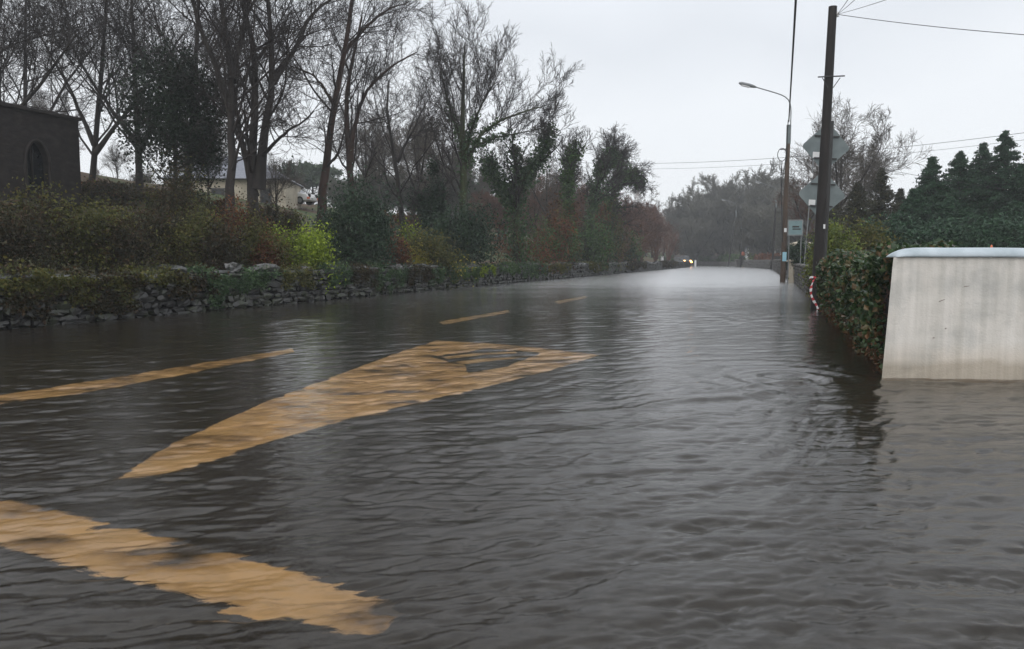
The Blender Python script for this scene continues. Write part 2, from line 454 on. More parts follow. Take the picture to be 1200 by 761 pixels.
# road sheet under the water
ys = np.concatenate([np.arange(-30, 9, 1.5), np.arange(9, 235, 2.0)])
V = []; Fc = []
for i, y in enumerate(ys):
    a = xl(y) + .1; b_ = xr(y) - .1 if y > 9 else 26.0
    for k in range(9): V.append((a + (b_ - a) * k / 8, y, -.20))
road = link('road', np_mesh('road', np.array(V), grid_faces(9, len(ys))), M['asphalt'])
tag(road, 'dark asphalt road under the shallow brown flood water', 'road', kind='structure')

MARKS = [
    ([(-40, 587), (-40, 640), (0, 650), (200, 700), (392, 744), (440, 740), (464, 716), (420, 694), (230, 645), (110, 616), (0, 591)], 'broad pale hatch bar nearest the camera'),
    ([(115, 563), (185, 521), (300, 472), (400, 436), (470, 411), (502, 418), (544, 428), (547, 437), (592, 430), (634, 413), (705, 416), (619, 441), (487, 471), (400, 491), (300, 519), (180, 555)], 'long pale wedge pointing to the lower left'),
    ([(470, 411), (510, 399), (570, 402), (637, 408), (705, 416), (634, 413), (570, 408), (502, 418)], 'thin pale bar closing the far end of the wedge'),
    ([(515, 418), (560, 413.5), (604, 412), (606, 413.5), (562, 416), (522, 420.5)], None),
    ([(530, 424), (575, 419), (622, 416), (618, 418.5), (578, 422.5), (540, 427)], None),
    ([(-20, 464), (100, 446), (220, 427), (338, 408), (342, 412), (220, 436), (100, 458), (-20, 474)], 'thin pale line beyond the arrow shape'),
    ([(513, 377), (595, 363.5), (598, 366), (519, 380.5)], None),
    ([(650, 353.5), (686, 347), (689, 349), (655, 356)], None),
]
for poly, lab in MARKS:
    pts = [G(x, y) for x, y in poly]
    me = bpy.data.meshes.new('road_marking')
    me.from_pydata([(p.x, p.y + .19, -.196) for p in pts], [], [tuple(range(len(pts) - 1, -1, -1))])
    me.update()
    # keep the paint facing upward
    if me.polygons[0].normal.z < 0: me.flip_normals()
    o = link('road_marking', me, M['road_paint'], road)
    if lab: o['label'] = lab

# water: one rippled sheet
def wave_h(X, Y, sp):
    rng = np.random.default_rng(5)
    X = X.astype(np.float32); Y = Y.astype(np.float32); sp = sp.astype(np.float32)
    H = np.zeros_like(X)
    # patches of rough and calmer water
    patch = .78 + .25 * np.sin(X * .55 + 1.1 * np.sin(Y * .31)) * np.sin(Y * .43 + .8 * np.sin(X * .4 + 2)) + .2 * np.sin(X * .21 - Y * .17 + 1)
    wx_ = .35 * np.sin(X * .9 - Y * .6) + .25 * np.sin(X * 1.7 + Y * 1.3 + 1); wy_ = .35 * np.sin(X * .7 + Y * .8 + 2) + .22 * np.sin(1.9 * X - 1.1 * Y)
    for k in range(120):
        lam = 0.045 * (1.2 / 0.045) ** (rng.random() ** 1.35)
        th = radians(-67) + rng.normal(0, .42)
        kx, ky = cos(th) * 2 * pi / lam, sin(th) * 2 * pi / lam
        amp = 0.0033 * lam ** .70 * (1 - .55 * smooth(.25, .8, lam))
        ph = rng.random() * 6.28
        a1, a2, a3 = rng.normal(0, .5), rng.normal(0, .5), rng.random() * 6.28
        wgt = smooth(2.0, 4.0, lam / sp)
        m = .45 + .75 * np.sin(X * a1 + Y * a2 + a3)
        H += amp * wgt * m * np.sin(kx * (X + lam * .9 * wx_) + ky * (Y + lam * .9 * wy_) + ph)
    H *= patch
    # sharpen the crests a little
    H = .8 * H - .55 * np.abs(H) + 10.0 * np.abs(H) * H        # pinched crests, flat troughs
    # eddy streaming off the hedge corner
    dx, dy = X - 3.15, (Y - 8.75) * .8
    r = np.sqrt(dx * dx + dy * dy) + 1e-4; an = np.arctan2(dy, dx)
    H += .017 * np.exp(-(r / .95) ** 2) * np.sin(2 * pi * r / .40 + 1.0 * an + .5 * np.sin(X * 2.1)) * smooth(1.5, 3.5, .36 / sp) * smooth(.05, .3, r)
    yc = 7.35 + (X - 1.9) * .5 + .06 * np.sin(X * 5)
    H += .035 * np.exp(-(((X - 2.4) / 1.5) ** 2)) * np.exp(-(((Y - yc) / .10) ** 2))
    H += .022 * np.exp(-(((X - 2.7) / 1.2) ** 2)) * np.exp(-(((Y - yc - .45) / .09) ** 2))
    H += .018 * np.exp(-(((X - 1.2) / 1.6) ** 2)) * np.exp(-(((Y - yc + .75) / .10) ** 2))
    return H


wx = graded(-70, 75, -4.5, 6.5, .02, 1.016)
wy = [-25.0]
while wy[-1] < 1.3: wy.append(wy[-1] + 2.2)
wy = [v for v in wy if v < 1.2] + [1.25]
while wy[-1] < 228: wy.append(wy[-1] + min(3.0, max(.012, .0042 * wy[-1])))
wy = np.array(wy)
X, Y = np.meshgrid(wx, wy)
SX = np.gradient(wx)[None, :] + 0 * X; SY = np.gradient(wy)[:, None] + 0 * X
Z = wave_h(X, Y, np.maximum(SX * .5, SY))
wat = link('flood_water', np_mesh('flood_water', np.stack([X.ravel(), Y.ravel(), Z.ravel()], 1), grid_faces(len(wx), len(wy)), True), M['water'])
tag(wat, 'brown rippling flood water covering the whole road', 'flood water', kind='structure')

# ------------------------------------------------------------------ plants: vectorised growth
def unit(v): return v / np.maximum(np.linalg.norm(v, axis=-1, keepdims=True), 1e-9)


def perp(d, rng):
    r = unit(rng.normal(size=d.shape)); r = r - d * (r * d).sum(-1, keepdims=True)
    return unit(r)


def tubes(Pn, R, k):
    """Pn (N,m,3), R (N,m) -> verts, quads"""
    N, m, _ = Pn.shape
    d = np.gradient(Pn, axis=1); d = unit(d)
    ref = np.zeros_like(d); ref[..., 0] = .41; ref[..., 1] = .83; ref[..., 2] = .37
    u = unit(np.cross(d, ref)); v = np.cross(d, u)
    a = np.arange(k) * 2 * pi / k
    ring = Pn[:, :, None, :] + R[:, :, None, None] * (np.cos(a)[None, None, :, None] * u[:, :, None, :] + np.sin(a)[None, None, :, None] * v[:, :, None, :])
    V = ring.reshape(-1, 3)
    base = (np.arange(N)[:, None, None] * m + np.arange(m - 1)[None, :, None]) * k
    j = np.arange(k)[None, None, :]; j2 = (j + 1) % k
    Fq = np.stack([base + j, base + j2, base + k + j2, base + k + j], -1).reshape(-1, 4)
    return V, Fq


class Geo:
    def __init__(s): s.V = []; s.F = []; s.n = 0
    def add(s, V, Fq): s.V.append(V); s.F.append(Fq + s.n); s.n += len(V)
    def mesh(s, name, sm=True): return np_mesh(name, np.concatenate(s.V), np.concatenate(s.F), sm)


def resample(pts, m):
    pts = np.array([list(p) for p in pts], float)
    # smooth curve through the points
    t = np.concatenate([[0], np.cumsum(np.linalg.norm(np.diff(pts, axis=0), axis=1))]); t /= t[-1]
    tt = np.linspace(0, 1, m)
    out = np.stack([np.interp(tt, t, pts[:, k]) for k in range(3)], 1)
    for _ in range(2):
        out[1:-1] = .25 * out[:-2] + .5 * out[1:-1] + .25 * out[2:]
    return out


def spawn(Pn, R, L, n, trange, ang, lratio, rratio, segs, jit, trop, rmin, rng, shorten=.40):
    N, m, _ = Pn.shape
    t = trange[0] + (trange[1] - trange[0]) * (np.arange(n)[None, :] + rng.random((N, n))) / n
    f = t * (m - 1); i = np.clip(f.astype(int), 0, m - 2); fr = f - i
    rows = np.arange(N)[:, None]
    pos = Pn[rows, i] * (1 - fr[..., None]) + Pn[rows, i + 1] * fr[..., None]
    tan_ = unit(Pn[rows, i + 1] - Pn[rows, i])
    rad = R[rows, i] * (1 - fr) + R[rows, i + 1] * fr
    a = np.radians(ang[0] + (ang[1] - ang[0]) * rng.random((N, n)))
    pr = perp(tan_, rng)
    d = unit(np.cos(a)[..., None] * tan_ + np.sin(a)[..., None] * pr + np.array([0, 0, trop * .8]))
    ln = L[:, None] * lratio * (1 - shorten * t) * (.65 + .7 * rng.random((N, n)))
    r0 = np.maximum(np.minimum(rad * rratio, rad * .9), rmin)
    pos = pos.reshape(-1, 3); d = d.reshape(-1, 3); ln = ln.ravel(); r0 = r0.ravel()
    K = len(pos); Q = np.zeros((K, segs + 1, 3)); Q[:, 0] = pos
    for s in range(segs):
        d = unit(d + rng.normal(0, jit, d.shape) + np.array([0, 0, trop]))
        Q[:, s + 1] = Q[:, s] + d * (ln / segs)[:, None]
    RR = r0[:, None] * np.linspace(1, .3, segs + 1)[None, :]
    RR = np.maximum(RR, rmin * .55)
    return Q, RR, ln


DEF = [dict(n=13, t=(.25, 1), ang=(28, 60), lr=.80, rr=.40, segs=9, jit=.11, trop=.05, k=6),
       dict(n=8, t=(.12, 1), ang=(25, 55), lr=.58, rr=.5, segs=7, jit=.12, trop=.05, k=4),
       dict(n=5, t=(.10, 1), ang=(22, 52), lr=.62, rr=.55, segs=5, jit=.13, trop=.03, k=3),
       dict(n=3, t=(.1, 1), ang=(20, 50), lr=.62, rr=.65, segs=4, jit=.14, trop=.02, k=3)]


def spec(**over):
    out = [dict(d) for d in DEF]
    for k, vals in over.items():
        for i, v in enumerate(vals):
            if v is not None: out[i][k] = v
    return out


def grow(stems, levels, rng, rmin=.006, m0=14, droop=None):
    """stems: list of (points, r_base, r_top, branch_length). Returns trunk geo, crown geo, list of limb samples"""
    tg, cg = Geo(), Geo(); limbs = []
    P0 = np.stack([resample(s[0], m0) for s in stems])
    P0[:, 1:-1] += rng.normal(0, .02, P0[:, 1:-1].shape)
    R0 = np.stack([np.linspace(s[1], s[2], m0) * (1 + .55 * np.exp(-np.linspace(0, 9, m0))) for s in stems])
    L0 = np.array([s[3] for s in stems], float)
    tg.add(*tubes(P0, R0, 10)); limbs.append((P0, R0))
    Pn, R, L = P0, R0, L0
    for li, s in enumerate(levels):
        Pn, R, L = spawn(Pn, R, L, s['n'], s['t'], s['ang'], s['lr'], s['rr'], s['segs'], s['jit'], s['trop'], rmin, rng)
        cg.add(*tubes(Pn, R, s['k']))
        if li < 2: limbs.append((Pn, R))
    return tg, cg, limbs


def leaf_quads(C, size, rng, aspect=.55, flat=0.0, up=None):
    """C (n,3): rhombus leaves of random orientation"""
    n = len(C)
    nr = rng.normal(size=(n, 3)); nr[:, 2] = nr[:, 2] * (1 - flat) + flat * 2.0
    nr = unit(nr)
    a = perp(nr, rng); b = np.cross(nr, a)
    s = size * (.6 + .8 * rng.random(n))[:, None]
    fold = nr * s * .12
    V = np.stack([C - a * s * .5, C + b * s * aspect * .5 + fold, C + a * s * .5, C - b * s * aspect * .5 + fold], 1).reshape(-1, 3)
    return V, np.arange(n * 4).reshape(n, 4)


def clumps(n, c, r, k, rng, spread=.28, shell=.55, flatten_bottom=True):
    """n leaf positions in k clumps inside an ellipsoid of half sizes r about c"""
    d = unit(rng.normal(size=(k, 3)))
    if flatten_bottom: d[:, 2] = np.where(d[:, 2] < -.55, -d[:, 2] * .5, d[:, 2])
    rad = shell + (1 - shell) * rng.random(k) ** .7
    cen = d * rad[:, None] * (.78 + .3 * rng.random(k))[:, None]
    idx = rng.integers(0, k, n)
    sc = (.6 + .8 * rng.random(k))[idx][:, None]
    p = cen[idx] + rng.normal(0, spread, (n, 3)) * sc
    return np.array(c) + p * np.array(r)


def stems_geo(base, r, rng, k=7, rad=.02, sides=5, levels=True):
    """short woody stems fanning from the base, inside half sizes r (base at the ground)"""
    g_ = Geo(); Q = []
    for i in range(k):
        a = rng.random() * 6.28; q = .25 + .65 * rng.random()
        tip = np.array([cos(a) * r[0] * q, sin(a) * r[1] * q, r[2] * (1.1 + .8 * rng.random())])
        mid = tip * np.array([.35, .35, .5]) + rng.normal(0, .04, 3)
        Q.append(resample([np.zeros(3) - np.array([0, 0, .15]), mid, tip], 7) + np.array([rng.normal(0, .06), rng.normal(0, .06), 0]))
    Pn = np.stack(Q); R = np.repeat(np.linspace(rad, rad * .3, 7)[None], k, 0)
    g_.add(*tubes(Pn, R, sides))
    if levels:
        L = np.full(k, r[2] * 1.6)
        Pn2, R2, L2 = spawn(Pn, R, L, 7, (.25, 1), (20, 50), .45, .6, 4, .12, .06, rad * .25, rng)
        g_.add(*tubes(Pn2, R2, 3))
        Pn3, R3, L3 = spawn(Pn2, R2, L2, 5, (.2, 1), (20, 45), .5, .7, 3, .12, .04, rad * .2, rng)
        g_.add(*tubes(Pn3, R3, 3))
    return g_


def shrub(name, px, top, bot, Y, wpx, mat, n, size, label, cat='shrub', group=None, mix_=None, k=26, seed=0, depth=.8, spread=.26, flat=0., stem=M['twig'], rz=0):
    rng = np.random.default_rng(abs(seed + int(px * 7 + Y)))
    pb = P(px, bot, Y); zt = P(px, top, Y).z
    x, y = pb.x, pb.y; zb = gh(x, y)
    h = max(.4, zt - zb); hw = wpx / 2 / F * Y
    t = thing(name, (x, y, zb), rz, label, cat, group)
    r = (hw, hw * depth, h * .54)
    sg = stems_geo(None, (hw, hw * depth, h * .5), rng, 7, max(.012, .0009 * Y))
    link('stems', sg.mesh('stems'), stem, t)
    C = clumps(n, (0, 0, h * .46), r, k, rng, spread)
    C = C[C[:, 2] > .02]
    parts = [(mat, C)] if not mix_ else None
    if mix_:
        sel = rng.random(len(C)) < mix_[1]
        # whole patches of the second kind
        ph = np.sin(C[:, 0] * 3.1 / hw + rng.random() * 6) + np.sin(C[:, 2] * 4.0 / h + rng.random() * 6) + rng.normal(0, .5, len(C))
        sel = ph > np.quantile(ph, 1 - mix_[1])
        parts = [(mat, C[~sel]), (mix_[0], C[sel])]
    for i, (mm, cc) in enumerate(parts):
        V, Q = leaf_quads(cc, size, rng, flat=flat)
        link('foliage', np_mesh('foliage', V, Q), mm, t)
    return t


def bare_tree(name, stems, levels, label, cat='tree', group=None, bark=None, twig=None, seed=1, rmin=.007, ivy=None, m0=14):
    """stems: [(list of world points, r0, r1, branch_length)] first point of the first stem is the base"""
    rng = np.random.default_rng(seed)
    b = Vector(stems[0][0][0])
    st = [([Vector(p) - b for p in s[0]], s[1], s[2], s[3]) for s in stems]
    t = thing(name, b, 0, label, cat, group)
    tg, cg, limbs = grow(st, levels, rng, rmin, m0)
    link('trunk', tg.mesh('trunk'), bark or M['bark'], t)
    link('crown', cg.mesh('crown'), twig or M['twig'], t)
    if ivy:
        cc = []
        n, spread, tmin, size, lim_levels = ivy['n'], ivy['r'], ivy.get('t', (0, 1)), ivy['size'], ivy.get('levels', 1)
        for lv in range(lim_levels):
            Pn, R = limbs[lv]
            N, m, _ = Pn.shape
            nn = n if lv == 0 else int(n * ivy.get('sub', .5))
            row = rng.integers(0, N, nn); tt = tmin[0] + (tmin[1] - tmin[0]) * rng.random(nn)
            if lv: tt = rng.random(nn) * ivy.get('reach', .5)
            f = tt * (m - 1); i = np.clip(f.astype(int), 0, m - 2); fr = (f - i)[:, None]
            p = Pn[row, i] * (1 - fr) + Pn[row, i + 1] * fr
            rr = R[row, i][:, None]
            cl_ = .6 + .8 * np.abs(np.sin(tt * 17 + row * 2.1))[:, None]
            p = p + unit(rng.normal(size=p.shape)) * (rr + spread * cl_ * rng.random((nn, 1)) ** .6 * (1 if lv == 0 else .8))
            cc.append(p)
        C = np.concatenate(cc)
        V, Q = leaf_quads(C, size, rng, .75)
        link('ivy', np_mesh('ivy', V, Q), ivy.get('mat', M['ivy_leaf']), t)
    return t


def stem_pts(pxs, Y, ground=True):
    pts = [P(x, y, Y + (q[2] if len(q) > 2 else 0)) for q in pxs for x, y in [q[:2]]]
    if ground:
        x, y = pts[0].x, pts[0].y
        pts = [Vector((x, y, gh(x, y) - .15))] + pts
    return pts


# ------------------------------------------------------------------ LEFT: hero trees
SP = spec()
bare_tree('bare_tree', [(stem_pts([(270, 239), (271, 137), (272, 85), (264, 44), (258, -10), (250, -80)], 30), .19, .05, 6.5),
                        (stem_pts([(272, 95), (284, 40, 1), (297, -20, 1.5), (305, -80, 2)], 30, False), .12, .04, 5.0),
                        (stem_pts([(271, 130), (250, 70, -.5), (228, 15, -1), (215, -50, -1.5)], 30, False), .12, .04, 5.0)],
          SP, 'tall dark bare tree with a straight trunk rising in front of the cream house', 'tree', 'bare trees behind the stone wall', seed=3, rmin=.008)
bare_tree('bare_tree', [(stem_pts([(297, 240), (294, 201), (296, 154), (301, 96), (298, 44), (282, 0), (270, -60)], 32), .24, .05, 5.5),
                        (stem_pts([(303, 222), (305, 195), (313, 137), (320, 96), (318, 51), (313, 0), (312, -70)], 32, False), .19, .045, 5.5),
                        (stem_pts([(320, 96), (333, 76, .6), (346, 61, 1), (363, 17, 1.5), (386, 0, 2), (410, -15, 2)], 32, False), .12, .035, 4.2),
                        (stem_pts([(306, 185), (330, 158, -1), (352, 145, -2), (368, 130, -2.5)], 32, False), .08, .025, 2.8),
                        (stem_pts([(298, 230), (282, 160, .5), (276, 120, 1), (268, 60, 1.2)], 32, False), .14, .04, 4.0)],
          SP, 'dark bare tree with several trunks forking from one base before the house corner', 'tree', 'bare trees behind the stone wall', seed=4, rmin=.008)
bare_tree('bare_tree', [(stem_pts([(376, 246), (378, 212), (385, 171), (392, 130), (397, 89), (407, 44), (414, 0), (420, -60)], 36), .22, .06, 5.0),
                        (stem_pts([(391, 122), (378, 99, -.5), (363, 85, -1), (340, 78, -1.4)], 36, False), .07, .025, 2.6),
                        (stem_pts([(403, 62), (430, 30, .6), (455, 10, 1), (480, 2, 1.3)], 36, False), .09, .025, 3.6)],
          SP, 'slender leaning bare tree with a reddish trunk right of the house', 'tree', 'bare trees behind the stone wall', M['bark_red'], seed=5, rmin=.008)
bare_tree('bare_tree', [(stem_pts([(415, 232), (407, 184), (407, 154), (405, 113), (417, 51), (424, 20)], 40), .22, .05, 5.0),
                        (stem_pts([(410, 190), (414, 154), (424, 113), (451, 82), (489, 61)], 40, False), .13, .03, 4.8)],
          SP, 'twin stemmed bare tree with reddish bark rising above the dark green bush', 'tree', 'bare trees behind the stone wall', M['bark_red'], seed=6, rmin=.009)
bare_tree('bare_tree', [(stem_pts([(474, 266), (467, 235), (465, 195), (458, 163), (452, 120), (455, 95)], 48), .2, .04, 7.2),
                        (stem_pts([(465, 190), (485, 150, .5), (500, 120, 1)], 48, False), .1, .03, 4.5)],
          SP, 'thin bare tree with a broad fan of grey twigs left of the big beech', 'tree', 'bare trees behind the stone wall', None, M['twig'], seed=8, rmin=.010)
SPB = spec(n=[11, 8, 6, 4], lr=[.80, .58, .56, .6], rr=[.34, None, None, None], ang=[(18, 48), (18, 45), (18, 42), (15, 40)], trop=[.09, .07, .05, .03])
bare_tree('beech_tree', [(stem_pts([(543, 256), (545, 204), (540, 173), (543, 130), (543, 87), (545, 50)], 45), .34, .04, 6.4),
                         (stem_pts([(546, 195), (552, 178), (567, 152, .5), (602, 134, 1), (640, 124, 1.5)], 45, False), .13, .022, 4.6),
                         (stem_pts([(544, 185), (553, 150, -1), (565, 120, -1.5), (582, 92, -2)], 45, False), .12, .025, 4.6),
                         (stem_pts([(542, 170), (530, 135, 1), (521, 105, 1.5), (516, 80, 2)], 45, False), .11, .025, 4.2),
                         (stem_pts([(556, 172), (585, 160, 1), (612, 156, 1.2), (640, 148, 2)], 45, False), .07, .02, 3.4)],
          SPB, 'big spreading bare beech with upswept twigs standing against open sky', 'tree', 'bare trees behind the stone wall', M['mossy'], seed=9, rmin=.010,
          ivy=dict(n=1800, r=.22, t=(0, .55), size=.16))
# ivy clad trees along the wall
IV = spec(n=[9, 7, 6, 4], lr=[.5, .5, .5, .55], t=[(.45, 1), None, None, None])
bare_tree('ivy_clad_tree', [(stem_pts([(606, 243), (606, 204), (602, 169)], 50), .34, .12, 5.2),
                            (stem_pts([(607, 225), (612, 208), (632, 191), (641, 165), (645, 150)], 50, False), .2, .05, 4.2),
                            (stem_pts([(604, 240), (590, 222), (576, 204), (571, 186)], 50, False), .14, .05, 3.2)],
          IV, 'stout ivy covered tree forking into two thick green boughs beside the beech', 'tree', 'ivy clad trees along the road', M['mossy'], seed=10, rmin=.011,
          ivy=dict(n=5200, r=.55, size=.2, levels=1))
bare_tree('ivy_clad_tree', [(stem_pts([(666, 243), (667, 204), (673, 178)], 62), .28, .12, 4.6)],
          spec(n=[14, 7, 6, 4], ang=[(20, 60), None, None, None], t=[(.62, 1), None, None, None]),
          'slim ivy clad tree shaped like a broom with a pale green flared top', 'tree', 'ivy clad trees along the road', M['mossy'], seed=11, rmin=.013,
          ivy=dict(n=1700, r=.42, size=.22, levels=2, sub=1.0, reach=.6, mat=M['green_leaf']))
bare_tree('ivy_clad_tree', [(stem_pts([(692, 250), (697, 225), (702, 205), (704, 186)], 70), .3, .14, 4.8),
                            (stem_pts([(701, 205), (712, 192), (720, 184)], 70, False), .16, .06, 3.2)],
          spec(n=[12, 7, 6, 4], t=[(.5, 1), None, None, None]),
          'leaning ivy clad tree with a loose green head left of the leafiest one', 'tree', 'ivy clad trees along the road', M['mossy'], seed=12, rmin=.014,
          ivy=dict(n=2200, r=.5, size=.24, levels=2, sub=.8, reach=.5, mat=M['ivy_leaf']))
bare_tree('ivy_clad_tree', [(stem_pts([(713, 255), (718, 228), (724, 205), (727, 190)], 78), .32, .14, 5.5),
                            (stem_pts([(722, 215), (738, 205), (752, 214)], 78, False), .14, .04, 3.0)],
          spec(n=[14, 8, 6, 4], ang=[(45, 85), None, None, None], t=[(.3, 1), None, None, None], trop=[-.02, 0, 0, 0]),
          'leafiest ivy clad tree with drooping side branches last before the road bend', 'tree', 'ivy clad trees along the road', M['mossy'], seed=13, rmin=.015,
          ivy=dict(n=3000, r=.6, size=.26, levels=2, sub=.8, reach=.45, mat=M['green_leaf']))

# far left trees against the sky
for i, (px, Yv, seed_, lean, lab) in enumerate([
    (-60, 36, 21, 60, 'bare tree at the left edge reaching long limbs over the brown stone building'),
    (30, 52, 22, 0, 'pale hazy bare tree standing behind the brown stone building'),
    (105, 44, 23, 20, 'dark bare tree leaning right beside the corner of the brown stone building'),
    (165, 42, 24, -10, 'dark bare tree behind the yew with crowded upright limbs'),
    (218, 40, 25, 15, 'bare tree whose limbs fan out above the yew and reach the picture top')]):
    b = P(px, 260, Yv)
    st = [(stem_pts([(px, 250), (px + lean * .3, 170), (px + lean * .7, 90), (px + lean, 10), (px + lean * 1.2, -60)], Yv), .20, .05, 8.5),
          (stem_pts([(px + lean * .3, 180), (px + lean + 40, 110), (px + lean + 90, 40)], Yv, False), .12, .04, 6.0),
          (stem_pts([(px + lean * .3, 170), (px + lean - 45, 100), (px + lean - 85, 30)], Yv, False), .12, .04, 6.0)]
    bare_tree('bare_tree', st, spec(ang=[(30, 70), None, None, None]), lab, 'tree', 'bare trees at the far left', seed=seed_, rmin=.011)

# ------------------------------------------------------------------ background woods: three kinds copied
def proto_tree(name, h, seed, twig, spread=1.0, rmin=.02, bark=None):
    rng = np.random.default_rng(seed)
    st = [([Vector((0, 0, -.3)), Vector((.1, 0, h * .3)), Vector((.2, .1, h * .6)), Vector((.1, .1, h * .88))], h * .017, h * .004, h * .48 * spread)]
    for q in range(3):
        a = q * 2.1 + rng.random()
        st.append(([Vector((.12, .03, h * (.28 + .08 * q))), Vector((cos(a) * h * .1 * spread, sin(a) * h * .1 * spread, h * (.46 + .06 * q))),
                    Vector((cos(a) * h * .2 * spread, sin(a) * h * .2 * spread, h * (.72 + .04 * q)))], h * .009, h * .003, h * .34 * spread))
    t = thing(name, (0, 0, 0))
    tg, cg, _ = grow(st, spec(n=[11, 7, 6, 4]), rng, rmin, 10)
    link('trunk', tg.mesh('trunk'), bark or M['bark'], t); link('crown', cg.mesh('crown'), twig, t)
    return t


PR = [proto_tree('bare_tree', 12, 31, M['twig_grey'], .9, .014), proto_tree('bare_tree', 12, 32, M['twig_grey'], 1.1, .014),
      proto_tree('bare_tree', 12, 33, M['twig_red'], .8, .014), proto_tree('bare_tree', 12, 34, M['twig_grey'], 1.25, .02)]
used = set()


def place_tree(i, px, Yv, top, rz, label, group):
    b = P(px, 300, Yv); z = gh(b.x, b.y)
    h = P(px, top, Yv).z - z
    o = PR[i] if i not in used else copy_tree(PR[i])
    used.add(i)
    o.location = (b.x, b.y, z - .1); o.rotation_euler = (0, 0, rz); s = h / (12.0 if i < 4 else 9.6)
    o.scale = (s, s, s)
    tag(o, label, 'tree', group)
    return o


LW = 'hazy bare tree in the wood behind the ivy clad trees and beech'
for i, px, Yv, top, rz in [(0, 352, 78, 205, .3), (0, 430, 70, 120, 1.1), (3, 447, 82, 150, 2.2), (0, 492, 66, 118, 3.0), 
                           (3, 520, 85, 140, 4.0), (0, 592, 88, 165, 1.9), (2, 628, 80, 190, 2.6), (2, 648, 88, 205, .2),
                           (0, 660, 96, 195, 3.3), (2, 684, 92, 208, 5.5), (2, 705, 104, 215, 1.3), (0, 640, 74, 178, 4.4), (2, 742, 112, 226, 2.4)]:
    place_tree(i, px, Yv, top, rz, LW, 'bare wood behind the left bank')
RW = 'rounded hazy bare tree in the clump where the road bends out of sight'


def dome_tree(h, seed, twig):
    rng = np.random.default_rng(seed); st = []
    st.append(([Vector((0, 0, -.3)), Vector((0, .1, h * .2)), Vector((.1, 0, h * .45))], h * .03, h * .012, h * .5))
    for q in range(9):
        a = q * 2.4; e = .25 + .75 * ((q * .618) % 1)
        b0 = Vector((0, 0, h * (.08 + .2 * ((q * .37) % 1))))
        tip = Vector((cos(a) * h * .36 * cos(e), sin(a) * h * .36 * cos(e), h * (.36 + .42 * sin(e))))
        st.append(([b0, b0.lerp(tip, .5) + Vector((0, 0, -h * .02)), tip], h * .014, h * .004, h * .40))
    t = thing('bare_tree', (0, 0, 0))
    tg, cg, _ = grow(st, spec(n=[14, 9, 8, 4], ang=[(30, 70), None, None, None], t=[(.12, 1), None, None, None], lr=[.6, .55, .55, .6], segs=[5, 4, 3, 2], k=[4, 3, 3, 3]), rng, .022, 9)
    link('trunk', tg.mesh('trunk'), M['bark'], t); link('crown', cg.mesh('crown'), twig, t)
    return t


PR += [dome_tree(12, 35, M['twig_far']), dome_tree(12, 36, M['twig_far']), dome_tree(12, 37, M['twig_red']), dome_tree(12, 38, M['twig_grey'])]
for i, px, Yv, top, rz in [(5, 832, 184, 216, .3), (5, 806, 194, 236, 1.7), (4, 858, 190, 208, 2.9), (5, 884, 182, 200, 4.1), (4, 898, 176, 212, 5.2),
                           (5, 912, 168, 214, .9), (4, 846, 178, 238, 3.6), (4, 871, 176, 232, .1), (5, 930, 140, 228, 1.2), (4, 816, 176, 256, 2.3), (4, 950, 120, 226, 3.3), (4, 903, 146, 240, 1.9), (5, 888, 150, 250, .6)]:
    place_tree(i, px, Yv, top, rz, RW, 'trees at the road bend')
for i, px, Yv, top, rz in [(2, 748, 128, 238, .3), (2, 764, 150, 246, 2.2), (2, 778, 165, 256, 4.2), (0, 770, 195, 238, 1.1), (2, 792, 185, 262, 3.1), (0, 756, 175, 232, 5.1)]:
    place_tree(i, px, Yv, top, rz, 'low reddish bare tree fading into mist before the road bend', 'misty trees left of the bend')
for i, px, Yv, top, rz in [(2, 118, 47, 196, .3), (1, 142, 56, 170, 2.2), (2, 150, 50, 214, 4.4), (0, 176, 64, 196, 1.0), (2, 88, 54, 150, 5.0), (2, 128, 62, 214, 3.1), (1, 60, 60, 110, 2.6), (1, 240, 74, 130, .5)]:
    place_tree(i, px, Yv, top, rz, 'dim bare tree on the slope between the brown building and the yew', 'bare trees on the left slope')
for i, px, Yv, top, rz in [(6, 585, 84, 222, .3), (6, 612, 90, 216, 1.2), (6, 640, 88, 222, 2.4), (6, 662, 98, 216, 3.6), (6, 686, 96, 222, 4.9), (6, 708, 104, 224, .9), (6, 730, 112, 232, 2.0), (6, 748, 120, 240, 5.6), (6, 568, 80, 226, 4.1)]:
    place_tree(i, px, Yv, top, rz, 'low reddish brown thicket of bare stems filling the bank below the ivy clad trees', 'reddish thickets behind the ivy clad trees')
for i, px, Yv, top, rz in [(4, 400, 104, 206, .3), (5, 446, 96, 192, 1.6), (4, 486, 100, 196, 2.7), (5, 524, 98, 190, 3.9), (4, 556, 104, 200, 5.1), (7, 82, 62, 196, .4), (7, 112, 66, 206, 1.5), (7, 140, 62, 214, 2.6), (7, 168, 68, 204, 3.7), (7, 238, 82, 176, .9), (7, 50, 64, 170, 5.3)]:
    place_tree(i, px, Yv, top, rz, 'dense hazy bare tree crown low behind the slope of the left bank', 'dense trees behind the left slope')
for i, px, Yv, top, rz in [(1, 246, 46, 150, .4), (1, 326, 50, 186, 2.5)]:
    place_tree(i, px, Yv, top, rz, ['thin bare sapling in front of the left part of the cream house', 'thin bare sapling in front of the right corner of the cream house'][px > 300], 'bare trees on the left slope')
place_tree(1, 984, 60, 134, 1.4, 'bare tree with fine twigs showing above the diamond sign backs', None)
place_tree(2, 945, 74, 190, .6, 'reddish bare tree between the two wooden poles', None)
place_tree(0, 1012, 66, 168, 2.8, 'smaller pale bare tree just right of the upper diamond sign', None)

